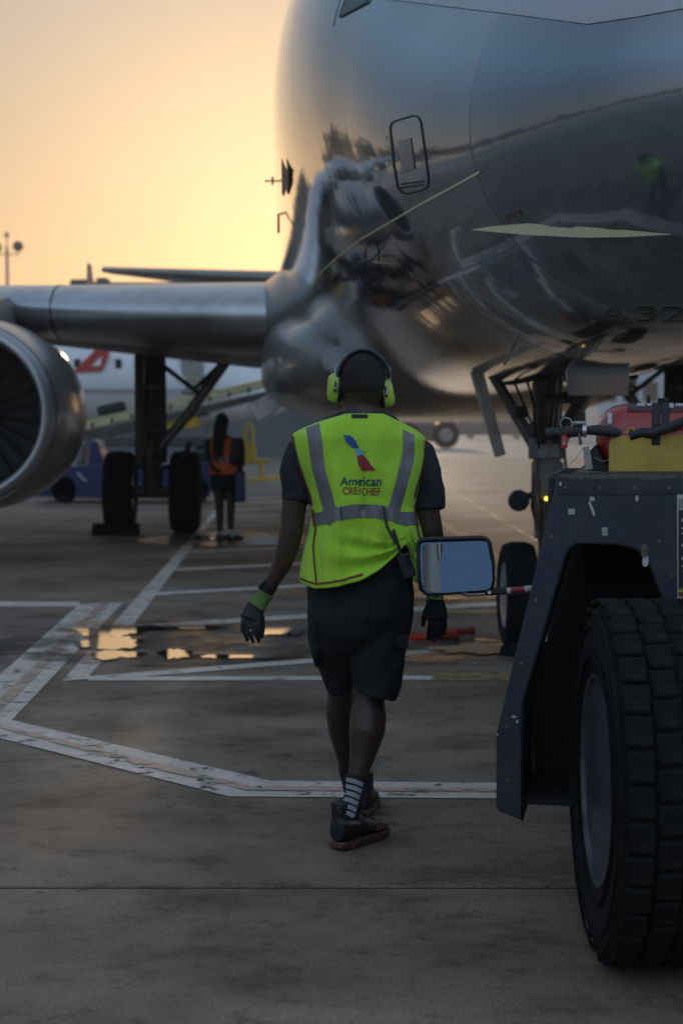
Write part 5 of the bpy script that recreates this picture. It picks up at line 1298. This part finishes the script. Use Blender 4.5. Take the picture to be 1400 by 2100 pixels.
# blue baggage tractor behind the main gear
BTY = 33.0
bt = root('baggage_tractor', 'royal blue baggage tractor parked behind the main landing gear', 'baggage tractor', (P(250, 1030, BTY).x, BTY, 0))
def BT(px, py, dy=0): return P(px, py, BTY + dy) - bt.location
MB().prism([BT(70, 1018), BT(80, 965), BT(150, 955), BT(430, 948), BT(432, 1010), BT(200, 1022)], (0, 1.3, 0)).build('body', m_bluecart, bt, bevel=.03)
MB().prism([BT(180, 958, .1), BT(186, 902, .1), BT(200, 905, .1), BT(214, 950, .1), BT(212, 958, .1)], (0, .9, 0)).build('seat', m_bluecart, bt, bevel=.03)
MB().prism([BT(155, 958, .3), BT(163, 905, .3), BT(172, 905, .3), BT(170, 958, .3)], (0, .5, 0)).build('dashboard', m_steel, bt, bevel=.02)
MB().prism([BT(380, 950, .3), BT(382, 925, .3), BT(430, 922, .3), BT(432, 950, .3)], (0, .5, 0)).build('hood', m_black, bt, bevel=.04)
MB().prism([BT(156, 968, -.01), BT(163, 970, -.01), BT(180, 988, -.01), BT(172, 986, -.01)], (0, -.005, 0)).build('slash_mark', m_tagw, bt)
for px in (131, 402):
    a_ = BT(px, 1020); MB().lathe([(-.1, .1), (-.1, .25), (0, .28), (.1, .25), (.1, .1)], (a_.x, .1, .28), 'Y', 24).build('wheel', m_tyre, bt)

# yellow tail stand
ys = root('tail_stand', 'yellow metal stand with looped handle on the apron behind the orange vest worker', 'stand', (P(520, 985, 46).x, 46, 0))
def YS(px, py, dy=0): return P(px, py, 46 + dy) - ys.location
MB().tube([YS(503, 912), YS(503, 880), YS(507, 871), YS(514, 871), YS(518, 880), YS(518, 912)], .045, 8).build('handle', m_yell2, ys)
MB().prism([YS(501, 908), YS(521, 908), YS(527, 948), YS(503, 950)], (0, .35, 0)).build('column', m_yell2, ys, bevel=.02)
MB().tube([YS(500, 948, .2), YS(551, 944, .2)], .055, 8).build('crossbar', m_yell2, ys)
MB().tube([YS(536, 946, .2), YS(536, 984, .2)], .06, 8).build('leg', m_yell2, ys)
MB().tube([YS(496, 986, .0), YS(574, 979, .4)], .05, 8).build('foot_bar', m_yell2, ys)

# far vehicles
def truck(px, Y, L_, Hh, mat, label, cat='truck', cab=True, name='service_truck', wr_=.45):
    rt = root(name, label, cat, (P(px, 875, Y).x, Y, 0))
    MB().box((0, 0, .45 + Hh * .4), (L_, 2.2, Hh * .8)).build('body', mat, rt, bevel=.1)
    if cab:
        MB().box((L_ * .36, -.05, .5 + Hh * .9), (L_ * .26, 2.0, Hh * .4)).build('cab', mat, rt, bevel=.1)
        MB().box((L_ * .36, -1.08, .5 + Hh * .95), (L_ * .2, .04, Hh * .22)).build('cab_window', m_glass, rt)
    for sx in (-.32, .32):
        w_ = sub('wheel', rt, (L_ * sx, -1.05, wr_))
        MB().lathe([(-.2, wr_ * .5), (-.2, wr_ * .9), (-.1, wr_), (.15, wr_), (.2, wr_ * .9), (.2, wr_ * .5)], axis='Y', n=28).build('tyre', m_tyre, w_)
        MB().lathe([(-.21, wr_ * .5), (-.15, wr_ * .45), (-.2, wr_ * .15), (-.22, .02)], axis='Y', n=24).build('rim', m_steel, w_)
    return rt
truck(872, 118, 4.3, 1.55, m_gear_dark, 'dark ground tractor with big wheels seen past the man\'s right shoulder', 'tractor', True, 'ground_tractor', .95)
for px, Y, L_, Hh, mt, lab in ((1010, 210, 9, 2.0, m_navy, 'dark blue box truck far across the apron beyond the nose gear'),
                               (592, 190, 4.5, 1.9, m_white, 'small white van far behind, left of the man\'s shoulder'),
                               (512, 200, 5.5, 1.7, m_white, 'white pickup far behind the yellow stand'),
                               (552, 215, 7, 2.2, m_gear_dark, 'dark cargo truck far behind the yellow stand'),
                               (450, 205, 6, 1.5, m_rim, 'grey low truck far behind the orange-vested worker'),
                               (1180, 200, 8, 2.0, m_gear_dark, 'dark truck far behind the nose gear legs'),
                               (830, 220, 8, 2.4, m_bluecart, 'dark blue truck far away under the airliner\'s belly')):
    truck(px, Y, L_, Hh, mt, lab)
# terminal/hangar behind
def building(name, x0, x1, y0, y1, h, mat, label, wins=0, units=()):
    rt = root(name, label, 'building', ((x0 + x1) / 2, (y0 + y1) / 2, 0)); W_, D_ = x1 - x0, y1 - y0
    MB().box((0, 0, h / 2), (W_, D_, h)).build('wall', mat, rt, bevel=.05)
    MB().box((0, 0, h + .15), (W_ + .6, D_ + .6, .3)).build('roof', m_bld, rt)
    for k in range(wins):
        x = -W_ / 2 + (k + .5) * W_ / wins
        MB().box((x, -D_ / 2 - .03, h * .6), (W_ / wins * .7, .08, h * .22)).build('window', m_glass, rt)
        MB().box((x, D_ / 2 + .03, h * .6), (W_ / wins * .7, .08, h * .22)).build('window', m_glass, rt)
    for ux_, uw, uh in units:
        MB().box((ux_ - rt.location.x, -D_ / 2 + 2, h + .3 + uh / 2), (uw, 2, uh)).build('roof_unit', m_gear_dark, rt, bevel=.1)
    return rt
yb = 84.0; sc = FPX / yb
xa = lambda px: (px - 700) / sc
building('concourse', xa(198), xa(700), yb, yb + 14, 1.52 + (875 - 594) / sc, m_bld, 'grey concourse building rising just above the wing', 10, ((xa(206), .6, .35),))
b2 = building('hangar', xa(-260), xa(178), yb + 4, yb + 20, 1.52 + (875 - 604) * (yb + 4) / FPX, m_bld2, 'low dark building behind the left end of the wing', 8, ((xa(154) - .4, 1.2, .55),))
# slim tapered winglet-like post
pst = MB().loft([[(-.16, -.25, 0), (.16, -.25, 0), (.16, .25, 0), (-.16, .25, 0)], [(-.15, -.4, 5.4), (.13, -.4, 5.4), (.13, .4, 5.4), (-.15, .4, 5.4)], [(-.15, -.1, 6.95), (-.04, -.1, 6.95), (-.04, .2, 6.95), (-.15, .2, 6.95)]]).build('tapered_post', m_lamp, None, bevel=.02)
pst.location = (P(189, 600, 56).x, 56, 0); tag(pst, 'slim pinkish-brown tapered post rising above the wing left of the tailplane', 'post')
# far airport edge: low sheds
for k, (px, wpx, h, Y) in enumerate(((120, 260, 5, 330), (430, 160, 6, 340), (640, 120, 4.2, 335), (790, 180, 5.5, 345), (980, 140, 4.6, 338), (1180, 220, 7, 350), (1420, 200, 6, 340))):
    s_ = FPX / Y; building('cargo_shed', (px - wpx / 2 - 700) / s_, (px + wpx / 2 - 700) / s_, Y, Y + 20, h, (m_bld, m_bld2)[k % 2], ('grey' if k % 2 == 0 else 'tan') + ' low cargo shed on the far edge of the apron, ' + ('leftmost', 'second from the left', 'third from the left', 'middle one', 'third from the right', 'second from the right', 'rightmost')[k], 6)

building('hangar', (1225 - 700) / 24.4, (1520 - 700) / 24.4, 140, 165, 7.4, M('pale_blue_cladding', (.42, .48, .54), .6, var=.08, vscale=.4), 'pale blue-grey hangar low behind the tug\'s fire extinguisher at the right edge', 7)
# floodlight mast
fm = root('floodlight_mast', 'tall brown floodlight mast with round black lamps at the left edge of the sky', 'floodlight mast', (P(16, 600, 150).x, 150, 0))
hm = P(16, 482, 150).z
MB().tube([(0, 0, 0), (0, 0, hm - 1)], [.22, .13], 12).build('pole', m_lamp, fm)
MB().tube([(-1.1, 0, hm - 1.7), (1.1, 0, hm - 1.7)], .06, 8).tube([(0, 0, hm - 2), (0, 0, hm - .2)], .05, 8).build('crossarm', m_lamp, fm)
for x, z, r in ((-.95, hm - 1.1, .46), (.98, hm - 1.0, .46), (0, hm, .24)):
    MB().lathe([(-.15, r * .4), (-.1, r), (.1, r), (.3, r * .3)], (x, 0, z), 'Y', 20).tube([(x, 0, z - r), (x, 0, hm - 1.7)], .04, 6).build('floodlight', m_dark_in if r > .3 else m_lamp, fm)

# trees behind the camera and far away (seen as the skyline mirrored in the hull)
def tree(x, y, h, seed, label, group):
    rt = root('tree', label, 'tree', (x, y, 0), group=group); rnd = random.Random(seed)
    MB().tube([(0, 0, 0), (.2, 0, h * .3), (0, .2, h * .6)], [h * .035, h * .025, h * .01], 7).build('trunk', m_bark, rt)
    mb = MB()
    blobs = [(rnd.uniform(-.3, .3) * h, rnd.uniform(-.3, .3) * h, rnd.uniform(.4, .85) * h, rnd.uniform(.12, .24) * h) for _ in range(9)]
    for bx, by, bz, br in blobs:
        for _ in range(60):
            d = Vector((rnd.gauss(0, 1), rnd.gauss(0, 1), rnd.gauss(0, 1))).normalized() * br * rnd.uniform(.5, 1.1)
            p = Vector((bx, by, bz)) + d; s_ = h * .045
            a = Vector((rnd.gauss(0, 1), rnd.gauss(0, 1), rnd.gauss(0, 1))).normalized() * s_; b = a.cross(Vector((rnd.gauss(0, 1), rnd.gauss(0, 1), rnd.gauss(0, 1)))).normalized() * s_
            mb.add([p - a, p + b, p + a, p - b], [(0, 1, 2, 3)])
    mb.build('crown', m_leaf, rt, smooth=0)
    return rt
protos = [tree(-60 - 20 * k, 40, 11 + 2 * k, k, 'dark leafy tree on the far edge of the airfield', 'trees round the airfield') for k in range(3)]
rt_rnd = random.Random(3); cnt = 0
for k in range(120):
    an = radians(100 + 340 * k / 120 - 10)      # around, leaving the open view ahead free
    a = radians(15 + 330 * k / 120)
    R_ = rt_rnd.uniform(150, 175); x = -R_ * sin(a); y = R_ * cos(a)
    if y > 60 and abs(x) < 60: continue
    src = protos[cnt % 3]
    o = src if cnt < 3 else copy_tree(src)
    s_ = rt_rnd.uniform(.8, 1.25); o.location = (x, y, 0); o.rotation_euler = (0, 0, rt_rnd.uniform(0, 6)); o.scale = (s_, s_, s_); cnt += 1
building('terminal', 6, 46, -42, -24, 10, m_bld, 'tall grey terminal building behind the camera on the right', 12)
building('terminal', -70, -12, -95, -80, 6.5, m_bld2, 'long tan terminal wing far behind the camera', 14)

# ================================================================== AIR
hz = MB(); hz.box((0, 150, 12), (620, 700, 27)); ho = hz.build('haze', None, None, smooth=0); ho['kind'] = 'stuff'
hm_ = bpy.data.materials.new('haze'); hm_.use_nodes = True; nt = hm_.node_tree; nt.nodes.clear()
pv = nt.nodes.new('ShaderNodeVolumePrincipled'); mo = nt.nodes.new('ShaderNodeOutputMaterial')
pv.inputs['Color'].default_value = (.95, .92, .88, 1); pv.inputs['Density'].default_value = .0010; pv.inputs['Anisotropy'].default_value = .3
nt.links.new(pv.outputs[0], mo.inputs['Volume']); ho.data.materials.append(hm_)
